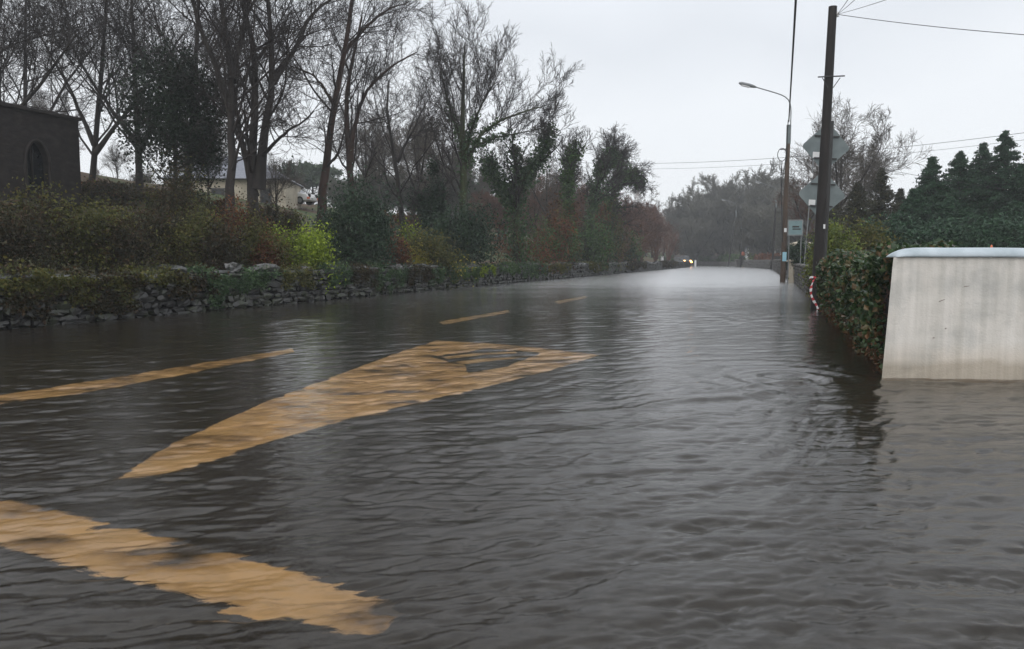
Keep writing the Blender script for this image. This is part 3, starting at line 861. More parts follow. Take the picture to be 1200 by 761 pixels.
# ------------------------------------------------------------------ evergreen trees
def conifer(name, px, top, Yv, wpx, mat, n, size, label, group=None, seed=1, droop=.35, base=.05, rag=.3, lean=0):
    rng = np.random.default_rng(seed)
    b = P(px, 300, Yv); z = gh(b.x, b.y); h = P(px, top, Yv).z - z; hw = wpx / 2 / F * Yv
    t = thing(name, (b.x, b.y, z), 0, label, 'conifer', group)
    mb = MB(); mb.tube([(0, 0, -.2), (.02, .02, h * .5), (lean, 0, h * .97)], [h * .018, h * .012, .02], 7)
    mb.build('trunk', M['bark'], t)
    nb = 300
    bt = base + (1 - base) * (np.arange(nb) + rng.random(nb)) / nb       # height fraction of each bough
    baz = rng.random(nb) * 2 * pi
    bl = (hw * (1 - bt) ** .9 * (1 - rag + 2 * rag * rng.random(nb)) + .06)
    i = rng.choice(nb, n, p=(bl + .2) / (bl + .2).sum()); s = rng.random(n) ** .55
    rr = s * bl[i]
    wd = .16 * bl[i] * (1.15 - s) + .06
    C = np.stack([np.cos(baz[i]) * rr + rng.normal(0, 1, n) * wd, np.sin(baz[i]) * rr + rng.normal(0, 1, n) * wd,
                  bt[i] * h - droop * rr * (.4 + .6 * s) + np.where(s > .85, .12 * bl[i], 0) + rng.normal(0, .5, n) * wd * .7], 1)
    C[:, 0] += lean * bt[i]
    C = C[C[:, 2] > .05]
    # boughs
    Q = np.zeros((nb, 4, 3))
    for j in range(4):
        q = j / 3.0
        Q[:, j] = np.stack([np.cos(baz) * bl * q, np.sin(baz) * bl * q, bt * h - droop * bl * q * (.4 + .6 * q)], 1)
    V0, F0 = tubes(Q, np.repeat(np.linspace(.04, .01, 4)[None], nb, 0), 4)
    link('boughs', np_mesh('boughs', V0, F0, True), M['bark'], t)
    V, Fq = leaf_quads(C, size, rng, .4)
    link('foliage', np_mesh('foliage', V, Fq), mat, t)
    return t


CG = 'dark conifers behind the white wall'
for a in [(1088, 184, 44, 62, 'conifer with a spiky uneven top, leftmost of the dark group', 41, .45),
          (1068, 222, 42, 50, 'low bushy dark conifer beside the brownish cypresses', 46, .5),
          (1120, 178, 46, 66, 'dark conifer with a double top between the spiky one and the tallest', 42, .4),
          (1146, 168, 48, 70, 'dark conifer close against the left flank of the tallest one', 47, .35),
          (1171, 154, 46, 78, 'tallest dark conifer with a pointed top near the right edge', 43, .3),
          (1204, 172, 44, 80, 'dark conifer cut by the right edge of the picture', 44, .3),
          (1110, 232, 40, 66, 'short dark conifer low in front of the taller ones', 48, .5),
          (1186, 236, 40, 70, 'short dark conifer in front of the tallest one', 49, .5)]:
    conifer('conifer', a[0], a[1], a[2], a[3] * 1.75, M['conifer_leaf'], 30000, .18, a[4], CG, a[5], rag=a[6] * 1.1, droop=.28)
for a in [(1002, 214, 46, 58, 'brownish cypress just right of the diamond signs', 51),
          (1030, 198, 48, 60, 'taller brownish cypress with a soft pointed top', 52),
          (1052, 222, 52, 50, 'brownish cypress next to the dark conifers', 53),
          (975, 236, 56, 54, 'dim brown cypress half hidden behind the leaning pole', 54)]:
    conifer('cypress_tree', a[0], a[1], a[2], a[3] * 1.1, M['brown_conifer'], 13000, .17, a[4], 'brownish cypresses right of the pole', a[5], droop=-.25, rag=.35)


def leafy_tree(name, px, Yv, ctr_y, rx, ry, mat, n, size, label, group=None, seed=1, k=40, cat='tree', trunk_px=None, spread=.16, bark=None):
    rng = np.random.default_rng(seed)
    b = P(px if trunk_px is None else trunk_px, 300, Yv); z = gh(b.x, b.y)
    c = P(px, ctr_y, Yv); hx, hz = rx / F * Yv, ry / F * Yv
    t = thing(name, (b.x, b.y, z), 0, label, cat, group)
    cz = c.z - z; cx = c.x - b.x
    st = [([Vector((0, 0, -.2)), Vector((cx * .3, 0, cz * .5)), Vector((cx, 0, cz + hz * .3))], .012 * Yv ** .8 * .6, .04, hz * 1.3)]
    tg, cg, _ = grow(st, spec(n=[14, 6, 5, 2], ang=[(40, 80), None, None, None]), rng, .012, 10)
    link('trunk', tg.mesh('trunk'), bark or M['bark'], t); link('branches', cg.mesh('branches'), M['twig'], t)
    C = clumps(n, (cx, 0, cz), (hx, hx * .85, hz), k, rng, spread, .3, False)
    C = C[C[:, 2] > .1]
    V, Q = leaf_quads(C, size, rng)
    link('crown', np_mesh('crown', V, Q), mat, t)
    return t


leafy_tree('yew_tree', 206, 33, 142, 62, 82, M['yew_leaf'], 22000, .13, 'very dark spreading yew hiding the left end of the cream house', None, 61, 60)
leafy_tree('holly_tree', 505, 47, 235, 23, 42, M['dark_leaf'], 7000, .17, 'narrow dark evergreen left of the beech trunk', None, 62, 34)
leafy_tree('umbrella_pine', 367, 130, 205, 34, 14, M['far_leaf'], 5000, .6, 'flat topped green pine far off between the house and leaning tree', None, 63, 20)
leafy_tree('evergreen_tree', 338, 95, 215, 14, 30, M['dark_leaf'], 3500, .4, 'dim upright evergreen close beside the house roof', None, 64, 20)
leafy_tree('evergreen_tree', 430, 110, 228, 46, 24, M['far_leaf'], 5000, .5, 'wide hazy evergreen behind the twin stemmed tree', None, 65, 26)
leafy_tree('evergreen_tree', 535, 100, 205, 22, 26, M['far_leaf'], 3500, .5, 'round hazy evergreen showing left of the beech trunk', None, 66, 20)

# ------------------------------------------------------------------ LEFT: shrubs behind the wall
SH = 'shrubs behind the stone wall'
shrub('shrub', 352, 262, 312, 26.5, 80, M['lime_leaf'], 10000, .10, 'bright lime green bush behind the stone wall', group=SH, k=70, flat=.4, spread=.17)
shrub('shrub', 418, 226, 312, 31, 84, M['dark_leaf'], 14000, .12, 'big dense dark green bush right of the lime one', group=SH, k=70)
shrub('shrub', 540, 246, 316, 41, 78, M['dark_leaf'], 11000, .15, 'wide dark green bush at the foot of the beech', group=SH, k=60)
shrub('shrub', 500, 278, 318, 36, 74, M['olive_leaf'], 6500, .12, 'low shrub with yellow and red leaves between two dark bushes', group=SH, mix_=(M['yellow_leaf'], .35))
shrub('shrub', 482, 262, 316, 38, 30, M['lime_leaf'], 1600, .12, 'small yellow green plant standing above the red shrub', group=SH, k=14)
shrub('shrub', 462, 276, 318, 34.5, 40, M['rust_leaf'], 2200, .12, 'sparse rust red shrub right of the big dark bush', group=SH, k=14)
shrub('shrub', 610, 252, 318, 50, 80, M['rust_leaf'], 2600, .15, 'brown twiggy shrub with green at its top beside the ivy clad fork', group=SH, mix_=(M['green_leaf'], .45), stem=M['twig_red'])
shrub('shrub', 648, 262, 318, 58, 60, M['green_leaf'], 4200, .18, 'leafy green and brown shrub right of the twiggy brown one', group=SH, mix_=(M['rust_leaf'], .3), stem=M['twig_red'])
shrub('shrub', 660, 236, 316, 62, 46, M['olive_leaf'], 3000, .2, 'tall olive shrub in front of the broom shaped tree', group=SH, mix_=(M['dead_leaf'], .4), stem=M['twig_red'])
shrub('shrub', 690, 258, 316, 69, 60, M['green_leaf'], 4500, .2, 'rounded mid green shrub below the leaning ivy clad tree', group=SH, mix_=(M['dark_leaf'], .3))
shrub('shrub', 710, 244, 314, 77, 44, M['olive_leaf'], 3000, .22, 'olive and brown shrub below the leafiest ivy clad tree', group=SH, mix_=(M['rust_leaf'], .4), stem=M['twig_red'])
shrub('shrub', 733, 272, 312, 88, 40, M['dark_leaf'], 3000, .24, 'dark green shrub where the far part of the wall begins', group=SH, mix_=(M['green_leaf'], .4))
for px, top, Yv, wp, rz in [(752, 248, 100, 40, 0), (768, 254, 116, 40, 1), (783, 262, 134, 34, 2), (742, 256, 94, 36, 2.5), (726, 262, 84, 36, .6)]:
    shrub('thicket', px, top, 306, Yv, wp, M['dead_leaf'], 500, .2, 'reddish brown leafless thicket by the far end of the wall', 'thicket', 'far thickets on the left bank', stem=M['twig_red'], rz=rz)
for px, top, Yv, wp, m_, mx_, lab in [
    (-20, 240, 17.5, 120, 'bramble_leaf', ('olive_leaf', .15), 'dark bramble mound at the left edge below the brown building'),
    (58, 232, 19.5, 110, 'bramble_leaf', ('olive_leaf', .35), 'dark olive bramble mound in front of the arched window'),
    (118, 248, 20.5, 96, 'olive_leaf', ('bramble_leaf', .55), 'dull olive bush right of the arched window'),
    (165, 246, 23, 90, 'bramble_leaf', ('olive_leaf', .3), 'blackish bramble below the gap beside the yew'),
    (206, 212, 25, 66, 'bramble_leaf', ('olive_leaf', .3), 'upright dark brown shrub under the yew'),
    (240, 254, 23, 84, 'olive_leaf', ('bramble_leaf', .6), 'dim olive shrub in front of the tall straight trunk'),
    (284, 246, 25.5, 60, 'bramble_leaf', ('rust_leaf', .45), 'rusty brown shrub at the foot of the many trunked tree'),
    (308, 262, 25, 60, 'olive_leaf', ('rust_leaf', .4), 'olive and rust shrub just left of the lime bush')]:
    shrub('bramble', px, top, 320, Yv, wp, M[m_], 11000, .08, lab, 'bramble', 'brambles behind the stone wall', mix_=(M[mx_[0]], mx_[1]), k=50)
for px, top, Yv, wp, rz in [(108, 228, 40, 60, 0), (140, 226, 44, 60, 1), (172, 232, 46, 50, 2), (126, 238, 36, 60, 3)]:
    shrub('thicket', px, top, 262, Yv, wp, M['bramble_leaf'], 900, .16, 'dark leafless thicket on the slope right of the brown building', 'thicket', 'thickets on the left slope', rz=rz, stem=M['twig'])
for px, top, Yv, wp, m_, lab in [(104, 212, 38, 70, 'bramble_leaf', 'dark scrubby bush close against the corner of the brown building'), (138, 222, 40, 60, 'bramble_leaf', 'blackish scrub on the slope right of the brown building'), (170, 226, 42, 60, 'olive_leaf', 'dull scrub on the slope left of the yew'),
                            (232, 226, 40, 56, 'olive_leaf', 'olive scrub hiding the left end of the cream house'), (258, 236, 36, 40, 'bramble_leaf', 'dark scrub in front of the cream house wall'), (312, 236, 38, 34, 'bramble_leaf', 'dark scrub below the house corner'), (338, 246, 40, 36, 'olive_leaf', 'yellowish scrub below the white car')]:
    shrub('scrub', px, top, 268, Yv, wp, M[m_], 2600, .13, lab, 'scrub', 'scrub on the left slope', k=34, mix_=(M['dead_leaf'], .2))
shrub('bracken', 455, 246, 262, 62, 46, M['dead_leaf'], 1500, .2, 'orange brown dead bracken patch behind the big dark bush', 'bracken', k=20, flat=.2)
shrub('bracken', 482, 248, 264, 66, 30, M['dead_leaf'], 1000, .2, 'orange brown dead bracken tuft seen past the thin bare trunk', 'bracken', k=14, flat=.2)

# ------------------------------------------------------------------ dry stone wall on the left
def rock_variants(n, rng):
    out = []
    for _ in range(n):
        g3 = np.array([(x, y, z) for x in (-1, 0, 1) for y in (-1, 0, 1) for z in (-1, 0, 1) if not (x == y == z == 0)], float)
        L = np.linalg.norm(g3, axis=1, keepdims=True)
        V = g3 / L ** .40 * .5
        V += rng.normal(0, .075, V.shape)
        out.append(V)
    key = {tuple(int(q) for q in c): i for i, c in enumerate([(x, y, z) for x in (-1, 0, 1) for y in (-1, 0, 1) for z in (-1, 0, 1) if not (x == y == z == 0)])}
    Fq = []
    for ax in range(3):
        o1, o2 = [a for a in range(3) if a != ax]
        for s in (-1, 1):
            for a in (-1, 0):
                for b in (-1, 0):
                    q = []
                    for da, db in ((0, 0), (1, 0), (1, 1), (0, 1)):
                        c = [0, 0, 0]; c[ax] = s; c[o1] = a + da; c[o2] = b + db; q.append(key[tuple(c)])
                    # outward winding
                    flip = (s == 1) if ax == 1 else (s == -1)
                    Fq.append(q[::-1] if flip else q)
    return out, np.array(Fq)


ROCKS, ROCKF = rock_variants(14, np.random.default_rng(77))


def place_rocks(specs, rng):
    """specs: list of (center, size(3), yaw, tilt)"""
    g_ = Geo()
    for c, s, yaw, tilt in specs:
        V = ROCKS[rng.integers(0, len(ROCKS))] * np.array(s)
        ct, st = cos(tilt), sin(tilt)
        V = np.stack([V[:, 0] * ct - V[:, 2] * st, V[:, 1], V[:, 0] * st + V[:, 2] * ct], 1)
        cy, sy = cos(yaw), sin(yaw)
        V = np.stack([V[:, 0] * cy - V[:, 1] * sy, V[:, 0] * sy + V[:, 1] * cy, V[:, 2]], 1) + np.array(c)
        g_.add(V, ROCKF)
    return g_


WDIR = unit(np.array([1 / 3, 1.0, 0])); WNOR = np.array([WDIR[1], -WDIR[0], 0])       # towards the road
YAW = math.atan2(WDIR[1], WDIR[0])
rng = np.random.default_rng(70)
wall = thing('dry_stone_wall', (xl(20), 20, 0), 0, 'long rough dry stone wall of wet grey rubble along the left side of the flood', 'stone wall')
W0 = np.array([xl(20), 20.0, 0])
s0, s1 = -13.5, (145 - 20) / WDIR[1]
core = MB()
prof = [(-.5, -.4), (-.06, -.4), (-.12, .85), (-.44, .85)]
n = 60
vs = []
for i in range(n + 1):
    s = s0 + (s1 - s0) * i / n
    p = WDIR * s
    for o_, z in prof: vs.append(p + WNOR * o_ + np.array([0, 0, z]))
fs = [(i * 4 + j, i * 4 + (j + 1) % 4, (i + 1) * 4 + (j + 1) % 4, (i + 1) * 4 + j) for i in range(n) for j in range(4)] + [(0, 1, 2, 3), (n * 4 + 3, n * 4 + 2, n * 4 + 1, n * 4)]
core.add(vs, fs); core.build('wall_core', M['gap'], wall)
face, caps = [], []
for side in (0, 1):
    z = -.14
    for c in range(7):
        hgt = .11 + .07 * rng.random() + .03 * (c < 3)
        s = s0 + rng.random() * .3
        while s < s1:
            dist = abs(s + 20)
            if side and s > 40: break
            ln = (.18 + .46 * rng.random() ** 1.6) * (1.0 if s < 40 else 1.7)
            dip = .05 * sin(s * .21) + .04 * sin(s * .57)
            q = WDIR * (s + ln / 2) + WNOR * ((-.06 - .05 * c / 7 if side == 0 else -.5 + .05 * c / 7) + rng.normal(0, .032))
            face.append((q + np.array([0, 0, z + hgt / 2 + dip * c / 7]), (ln * 1.02, .30, hgt * (.75 + .7 * rng.random() ** 1.5)), YAW + rng.normal(0, .12), rng.normal(0, .09)))
            s += ln
        z += hgt
s = s0
while s < s1:
    ln = (.22 + .5 * rng.random() ** 1.8) * (1 if s < 45 else 1.6)
    dip = .05 * sin(s * .21) + .04 * sin(s * .57)
    if rng.random() > .16:
        h = .08 + .20 * rng.random() ** 2
        caps.append((WDIR * (s + ln / 2) + WNOR * (-.27 + rng.normal(0, .04)) + np.array([0, 0, .95 + dip + h * .4 + rng.normal(0, .03)]),
                     (ln * 1.05, .40 + .2 * rng.random(), h), YAW + rng.normal(0, .18), rng.normal(0, .10)))
    s += ln * 1.02
link('face_stones', place_rocks(face, rng).mesh('face_stones', False), M['stone'], wall)
link('capping_stones', place_rocks(caps, rng).mesh('capping_stones', False), M['cap_stone'], wall)

# plants growing over the wall
def wall_plant(px, length, mat, n, size, label, hang=.55, rise=.22, seed=0, group='plants growing over the stone wall'):
    u = (px - 600) / F; Yw = 15 / (1 / 3 - u)
    rng = np.random.default_rng(abs(900 + int(px) + seed))
    b = np.array([xl(Yw), Yw, 0]) - WNOR * .2
    k = max(8, int(length * 7))
    cs = rng.uniform(-.5, .5, k) * length
    ch = -hang * rng.random(k) ** 1.3 + rise * rng.random(k)
    i = rng.integers(0, k, n)
    along = cs[i] + rng.normal(0, .13, n)
    zz = ch[i] + rng.normal(0, .08, n)
    out = np.where(zz < .05, .24 + .10 * rng.random(n), rng.normal(0, .2, n))
    C = WDIR[None] * along[:, None] + WNOR[None] * out[:, None] + np.array([0, 0, 1])[None] * zz[:, None]
    V, Q = leaf_quads(C, size, rng, .8)
    o = link('wall_plant', np_mesh('wall_plant', V, Q), mat)
    o.location = b + np.array([0, 0, .93])
    return tag(o, label, 'wall plant', group)


for a in [(20, 2.2, 'olive_leaf', 1500, .09, 'dull green plants over the wall top at the left edge', .45),
          (108, 1.6, 'olive_leaf', 1500, .09, 'olive clump over the wall below the dull olive bush', .6),
          (186, 1.5, 'olive_leaf', 900, .09, 'yellowish clump on the wall top left of the pale flat slab', .2),
          (225, 1.6, 'bramble_leaf', 1100, .09, 'dark trailing bramble hanging down the wall below the tall straight trunk', .6),
          (300, 1.8, 'ivy_leaf', 1200, .08, 'dark green ivy over the wall left of the lime bush', .6),
          (60, 2.0, 'bramble_leaf', 2200, .09, 'dark bramble trailing down the wall below the dark olive mound', .8),
          (262, 1.8, 'ivy_leaf', 1900, .08, 'ivy hanging to the water between the bramble and the next ivy', .85),
          (392, 1.5, 'ivy_leaf', 1200, .08, 'ivy on the wall below the left side of the big dark bush', .5),
          (545, 3.0, 'green_leaf', 1300, .10, 'leafy green plants on the wall at the foot of the beech', .6),
          (625, 5.0, 'ivy_leaf', 1900, .12, 'ivy on the wall below the leafy green and brown shrub', .6),
          (455, 3.0, 'ivy_leaf', 1500, .09, 'ivy hanging down the wall below the shrub with yellow leaves', .75),
          (520, 3.5, 'ivy_leaf', 2000, .10, 'ivy on the wall in front of the wide dark bush', .7),
          (345, 1.7, 'olive_leaf', 1300, .08, 'mossy olive plants over the wall top below the lime bush', .45),
          (428, 2.0, 'bramble_leaf', 1700, .08, 'dark bramble on the wall below the big dark bush', .65),
          (490, 2.6, 'bramble_leaf', 1900, .09, 'dark bramble on the wall in front of the red and yellow shrub', .6),
          (142, 1.6, 'bramble_leaf', 2000, .08, 'dark bramble hanging down the wall below the dull olive bush', .85),
          (569, 2.2, 'lime_leaf', 900, .10, 'small lime green plant draped over the wall', .4),
          (596, 3.5, 'green_leaf', 1200, .11, 'green plants on the wall below the brown twiggy shrub', .4),
          (655, 6.0, 'olive_leaf', 2200, .13, 'olive growth over the wall below the tall olive shrub', .5),
          (700, 8.0, 'olive_leaf', 2200, .16, 'brownish green growth over the wall below the leafiest tree', .6),
          (745, 14.0, 'bramble_leaf', 2600, .2, 'dark growth over the far part of the wall', .6),
          (785, 20.0, 'bramble_leaf', 2600, .25, 'dark growth over the last stretch of the wall at the bend', .7)]:
    wall_plant(a[0], a[1], M[a[2]], int(a[3] * 1.5), a[4] * .8, a[5], a[6])

# ------------------------------------------------------------------ buildings on the left
def arch_pts(w_, h_, n=10):
    """pointed arch outline in local x,z, base at z=0"""
    spring = h_ * .55; pts = [(-w_ / 2, 0), (w_ / 2, 0), (w_ / 2, spring)]
    for i in range(1, n):
        t = i / n; pts.append((w_ / 2 * (1 - t ** 1.6), spring + (h_ - spring) * (1 - (1 - t) ** 1.7)))
    pts.append((0, h_))
    pts += [(-x, z) for x, z in pts[3:-1][::-1]] + [(-w_ / 2, spring)]
    return pts


def brown_building():
    d = Vector((1.3, 3.6, 0)).normalized()
    B = Vector((-18.3, 33, 0)); Lb = 9.0; A = B - d * Lb
    rz = math.atan2(d.y, d.x)
    zb, zt = 2.2, 7.2
    t = thing('stone_building', (A.x, A.y, zb), rz, 'dark brown stone building with a pointed arch window behind the brambles', 'building')
    # local: x along the front, +y behind (away from road), front faces -y
    H = zt - zb; D = 5.0
    wins = [2.9, Lb - 2.0]
    mb = MB()
    aw, ah, az = 1.05, 1.85, 2.05
    # front wall with the openings cut out: piers, sill and spandrel strips
    xs = [0.0]
    for c in wins: xs += [c - aw / 2, c + aw / 2]
    xs.append(Lb)
    for i in range(0, len(xs), 2):
        mb.box(((xs[i] + xs[i + 1]) / 2, .25, H / 2), (xs[i + 1] - xs[i], .5, H))
    pts = arch_pts(aw, ah)
    for c in wins:
        mb.box((c, .25, az / 2), (aw, .5, az))
        up = [(x, z) for x, z in pts if z > ah * .54]
        up = sorted(up, key=lambda q: -q[0])
        poly = [(c + aw / 2, H), (c - aw / 2, H)] + [(c + x, az + z) for x, z in sorted(up, key=lambda q: q[0])]
        mb.prism(poly, 0, .5)
    mb.box((.25, .5 + (D - 1) / 2, H / 2), (.5, D - 1, H)); mb.box((Lb - .25, .5 + (D - 1) / 2, H / 2), (.5, D - 1, H)); mb.box((Lb / 2, D - .25, H / 2), (Lb, .5, H))
    mb.build('wall', M['church'], t)
    rf = MB(); rf.box((Lb / 2, D / 2, H + .07), (Lb + .2, D + .2, .14)); rf.build('roof', M['church_trim'], t, .02)
    for c in wins:
        fr = MB()
        ring = [Vector((c + x, -.03, az + z)) for x, z in pts]
        fr.tube(ring + [ring[0]], .07, 6, False)
        f = fr.build('window', M['church_trim'], t)
        gl = MB(); gl.add([(c + x, .32, az + z) for x, z in pts], [tuple(range(len(pts)))]); gl.build('pane', M['glass'], f)
        mu = MB(); mu.tube([(c, .28, az), (c, .28, az + ah * .97)], .045, 6); mu.build('mullion', M['church_trim'], f)


brown_building()


def gable_hip_house(name, c, rz, wx_, dy, zb, ze, zr, label, hip=.5, wall_m='cream', roof_m='slate', wins=(), chim=None, door=None):
    t = thing(name, (c[0], c[1], zb), rz, label, 'house')
    H = ze - zb; R_ = zr - zb
    mb = MB(); mb.box((0, 0, H / 2), (wx_, dy, H)); mb.build('wall', M[wall_m], t)
    o = .28; hx, hy = wx_ / 2 + o, dy / 2 + o
    rx = wx_ / 2 - dy * hip
    rb = MB()
    e = H + .01
    vs = [(-hx, -hy, e), (hx, -hy, e), (hx, hy, e), (-hx, hy, e), (-rx, 0, R_), (rx, 0, R_)]
    rb.add(vs, [(0, 1, 5, 4), (1, 2, 5), (2, 3, 4, 5), (3, 0, 4), (3, 2, 1, 0)])
    rf = rb.build('roof', M[roof_m], t)
    rd = MB(); rd.tube([(-rx, 0, R_ + .02), (rx, 0, R_ + .02)], .09, 6); rd.build('ridge_tiles', M[roof_m], rf)
    gt = MB(); gt.tube([(-hx, -hy - .04, e), (hx, -hy - .04, e)], .06, 6); gt.build('gutter', M['dark_metal'], rf)
    if chim is not None:
        cb = MB(); cb.box((chim, 0, R_ + .35), (.9, .6, 1.3)); cb.build('chimney', M['far_stone'], rf, .02)
    for wxc, wzc, ww, wh in wins:
        fm = MB(); y_ = -dy / 2
        for dx in (-1, 1): fm.box((wxc + dx * (ww / 2), y_ - .02, wzc), (.09, .1, wh + .09))
        for dz in (-1, 1): fm.box((wxc, y_ - .022, wzc + dz * wh / 2), (ww - .09, .1, .09))
        f = fm.build('window', M['far_stone'], t)
        pm = MB(); pm.box((wxc, y_ - .008, wzc), (ww - .08, .03, wh - .08)); pm.build('pane', M['glass'], f)
        sm_ = MB(); sm_.box((wxc, y_ - .07, wzc - wh / 2 - .1), (ww + .2, .18, .09)); sm_.build('sill', M['far_stone'], f)
    return t


gable_hip_house('cream_house', (-22.4, 63.0), radians(4), 9.2, 6.0, 4.2, 7.55, 9.6,
                'cream rendered house with a hipped slate roof behind the bare trunks', wins=[(3.1, 2.1, .8, 1.1), (-.5, 2.1, 1.0, 1.1), (-3.0, 2.1, 1.0, 1.1)])
gable_hip_house('far_house', (54.8, 168), radians(25), 6.0, 5.0, .9, 3.9, 5.6,
                'small white house half hidden behind the trees at the road bend', wall_m='white', wins=[(-1.8, 2.0, 1, 1.1), (1.6, 2.0, 1, 1.1)], chim=2.0)

# ------------------------------------------------------------------ vehicles
def vehicle(name, loc, rz, label, cat, paint, lit=False, van=False):
    t = thing(name, loc, rz, label, cat)
    # local: nose towards -y, x across
    if van: prof_ = [(-2.3, .35), (2.4, .35), (2.42, 1.95), (2.2, 2.1), (-1.0, 2.1), (-1.75, 1.3), (-2.3, 1.12), (-2.38, .6)]; W = 1.9
    else: prof_ = [(-2.1, .30), (2.1, .30), (2.15, .85), (1.75, .95), (1.2, 1.42), (-.4, 1.45), (-1.05, .98), (-2.0, .85), (-2.15, .55)]; W = 1.72
    mb = MB(); n = len(prof_)
    vs = []
    for x, inset in ((-W / 2, 1), (W / 2, -1)):
        for y, z in prof_:
            vs.append((x + inset * (.14 if z > 1.3 else 0), y, z))
    mb.add(vs, [(i, (i + 1) % n, n + (i + 1) % n, n + i) for i in range(n)] + [tuple(range(n)), tuple(range(2 * n - 1, n - 1, -1))])
    mb.build('body', paint, t, .07)
    wn = MB()
    if van: a, b_ = (-1.10, 1.98), (-1.66, 1.42)
    else: a, b_ = (-.48, 1.38), (-.98, 1.02)
    dn = Vector((0, b_[0] - a[0], b_[1] - a[1])).normalized(); nn = Vector((0, dn.z, -dn.y)) * (-1)
    if nn.y > 0: nn = -nn
    w2 = W / 2 - .22
    q = [Vector((sx_ * w2, p[0], p[1])) + nn * .015 for p in (a, b_) for sx_ in (-1, 1)]
    wn.add(q, [(0, 1, 3, 2)]); wn.build('windscreen', M['glass'], t)
    for sx_ in (-1, 1):
        sw = MB(); z0, z1 = (1.3, 1.85) if van else (1.0, 1.34)
        ya, yb = (-1.3, -.2) if van else (-.75, 1.2)
        sw.add([(sx_ * (W / 2 + .004 - (.0 if van else .0)), ya, z0), (sx_ * (W / 2 + .004), yb, z0), (sx_ * (W / 2 - .12), yb - .1, z1), (sx_ * (W / 2 - .12), ya + .45, z1)], [(0, 1, 2, 3)])
        sw.build('side_window', M['glass'], t)
        for yw in (-1.35, 1.35):
            tb = MB(); tb.tube([(sx_ * (W / 2 - .2), yw, .32), (sx_ * (W / 2 + .01), yw, .32)], .32, 18); wo = tb.build('wheel', M['tyre'], t)
            rb = MB(); rb.tube([(sx_ * (W / 2 - .02), yw, .32), (sx_ * (W / 2 + .02), yw, .32)], .2, 14); rb.build('rim', M['metal'], wo)
        hb = MB(); zh, yh = (1.0, -2.33) if van else (.72, -2.10)
        hb.tube([(sx_ * (W / 2 - .28), yh + .1, zh), (sx_ * (W / 2 - .28), yh - .04, zh)], .17, 14)
        hb.build('headlight', M['headlight'] if lit else M['glass'], t)
        ab = MB(); ab.box((sx_ * (W / 2 - .10), yh - .0, zh - .22), (.30, .1, .18)); ab.build('indicator', M['amber'] if lit else M['orange'], t)
    return t


pv = P(800, 306, 157)
vehicle('van', (pv.x, pv.y, .15), radians(12), 'dark van with headlights shining behind the end of the stone wall', 'van', M['car_dark'], True, True)
pv = P(341, 243, 66)
vehicle('parked_car', (pv.x, pv.y, gh(pv.x, pv.y) + .05), radians(75), 'white car parked beside the right corner of the cream house', 'car', M['white'])

# ------------------------------------------------------------------ RIGHT: white wall at the corner
def white_wall():
    A = Vector((4.32, 8.73, 0)); Bv = Vector((10.8, 8.15, 0))
    d = (Bv - A).normalized(); Ln = (Bv - A).length; rz = math.atan2(d.y, d.x)
    t = thing('rendered_wall', A, rz, 'low white rendered wall with a sky-tinted pale coping beside the clipped hedge', 'wall')
    mb = MB(); th = .28
    nx, nz = 44, 14
    rng = np.random.default_rng(4)
    def pt(i, j, y):
        u = i / nx; v = j / nz; z = -.4 + 1.78 * v
        x = u * Ln - .075 * (1 - (z / 1.38 if z > 0 else 0)) * (1 - u) ** 8
        return (x, y, z)
    front = [pt(i, j, rng.normal(0, .0016)) for j in range(nz + 1) for i in range(nx + 1)]
    back = [tuple(Vector(pt(i, j, th)) + Vector((.17 * (1 - i / nx), 0, 0))) for j in range(nz + 1) for i in range(nx + 1)]
    N = (nx + 1) * (nz + 1); idx = lambda i, j: j * (nx + 1) + i
    fs = [(idx(i, j), idx(i + 1, j), idx(i + 1, j + 1), idx(i, j + 1)) for j in range(nz) for i in range(nx)]
    bs = [tuple(N + q for q in f[::-1]) for f in fs]
    sd_ = [(idx(0, j), idx(0, j + 1), N + idx(0, j + 1), N + idx(0, j)) for j in range(nz)] + [(idx(nx, j + 1), idx(nx, j), N + idx(nx, j), N + idx(nx, j + 1)) for j in range(nz)]
    tp = [(idx(i, nz), idx(i + 1, nz), N + idx(i + 1, nz), N + idx(i, nz)) for i in range(nx)]
    mb.add(front + back, fs + bs + sd_ + tp, False)
    mb.build('wall_face', M['render_wall'], t)
    # coping: a low rounded saddle that is rounded down at its left end
    cp = MB(); prof_ = [(-.035, 0), (-.035, .022), (-.02, .055), (.03, .092), (.10, .108), (.18, .108), (.25, .092), (.30, .055), (.315, .022), (.315, 0)]
    stations = [(.035, .12), (.045, .30), (.07, .52), (.12, .74), (.19, .90), (.28, .98), (.40, 1.0)] + [(.6 + q * (Ln - .6) / 20, 1.0) for q in range(21)]
    vs = []
    for q, (x, s) in enumerate(stations):
        wob = .003 * sin(x * 2.3) + .002 * sin(x * 7.1)
        for y, z in prof_: vs.append((x, y, 1.382 + z * s + wob - .002 * x))
    k = len(prof_)
    fs = [(i * k + j, i * k + (j + 1) % k, (i + 1) * k + (j + 1) % k, (i + 1) * k + j) for i in range(len(stations) - 1) for j in range(k)]
    fs = [f[::-1] for f in fs]
    cp.add(vs, fs, True); cp.add(vs[:k], [tuple(range(k))]); cp.add(vs[-k:], [tuple(range(k - 1, -1, -1))])
    cp.build('coping', M['cap'], t)


white_wall()


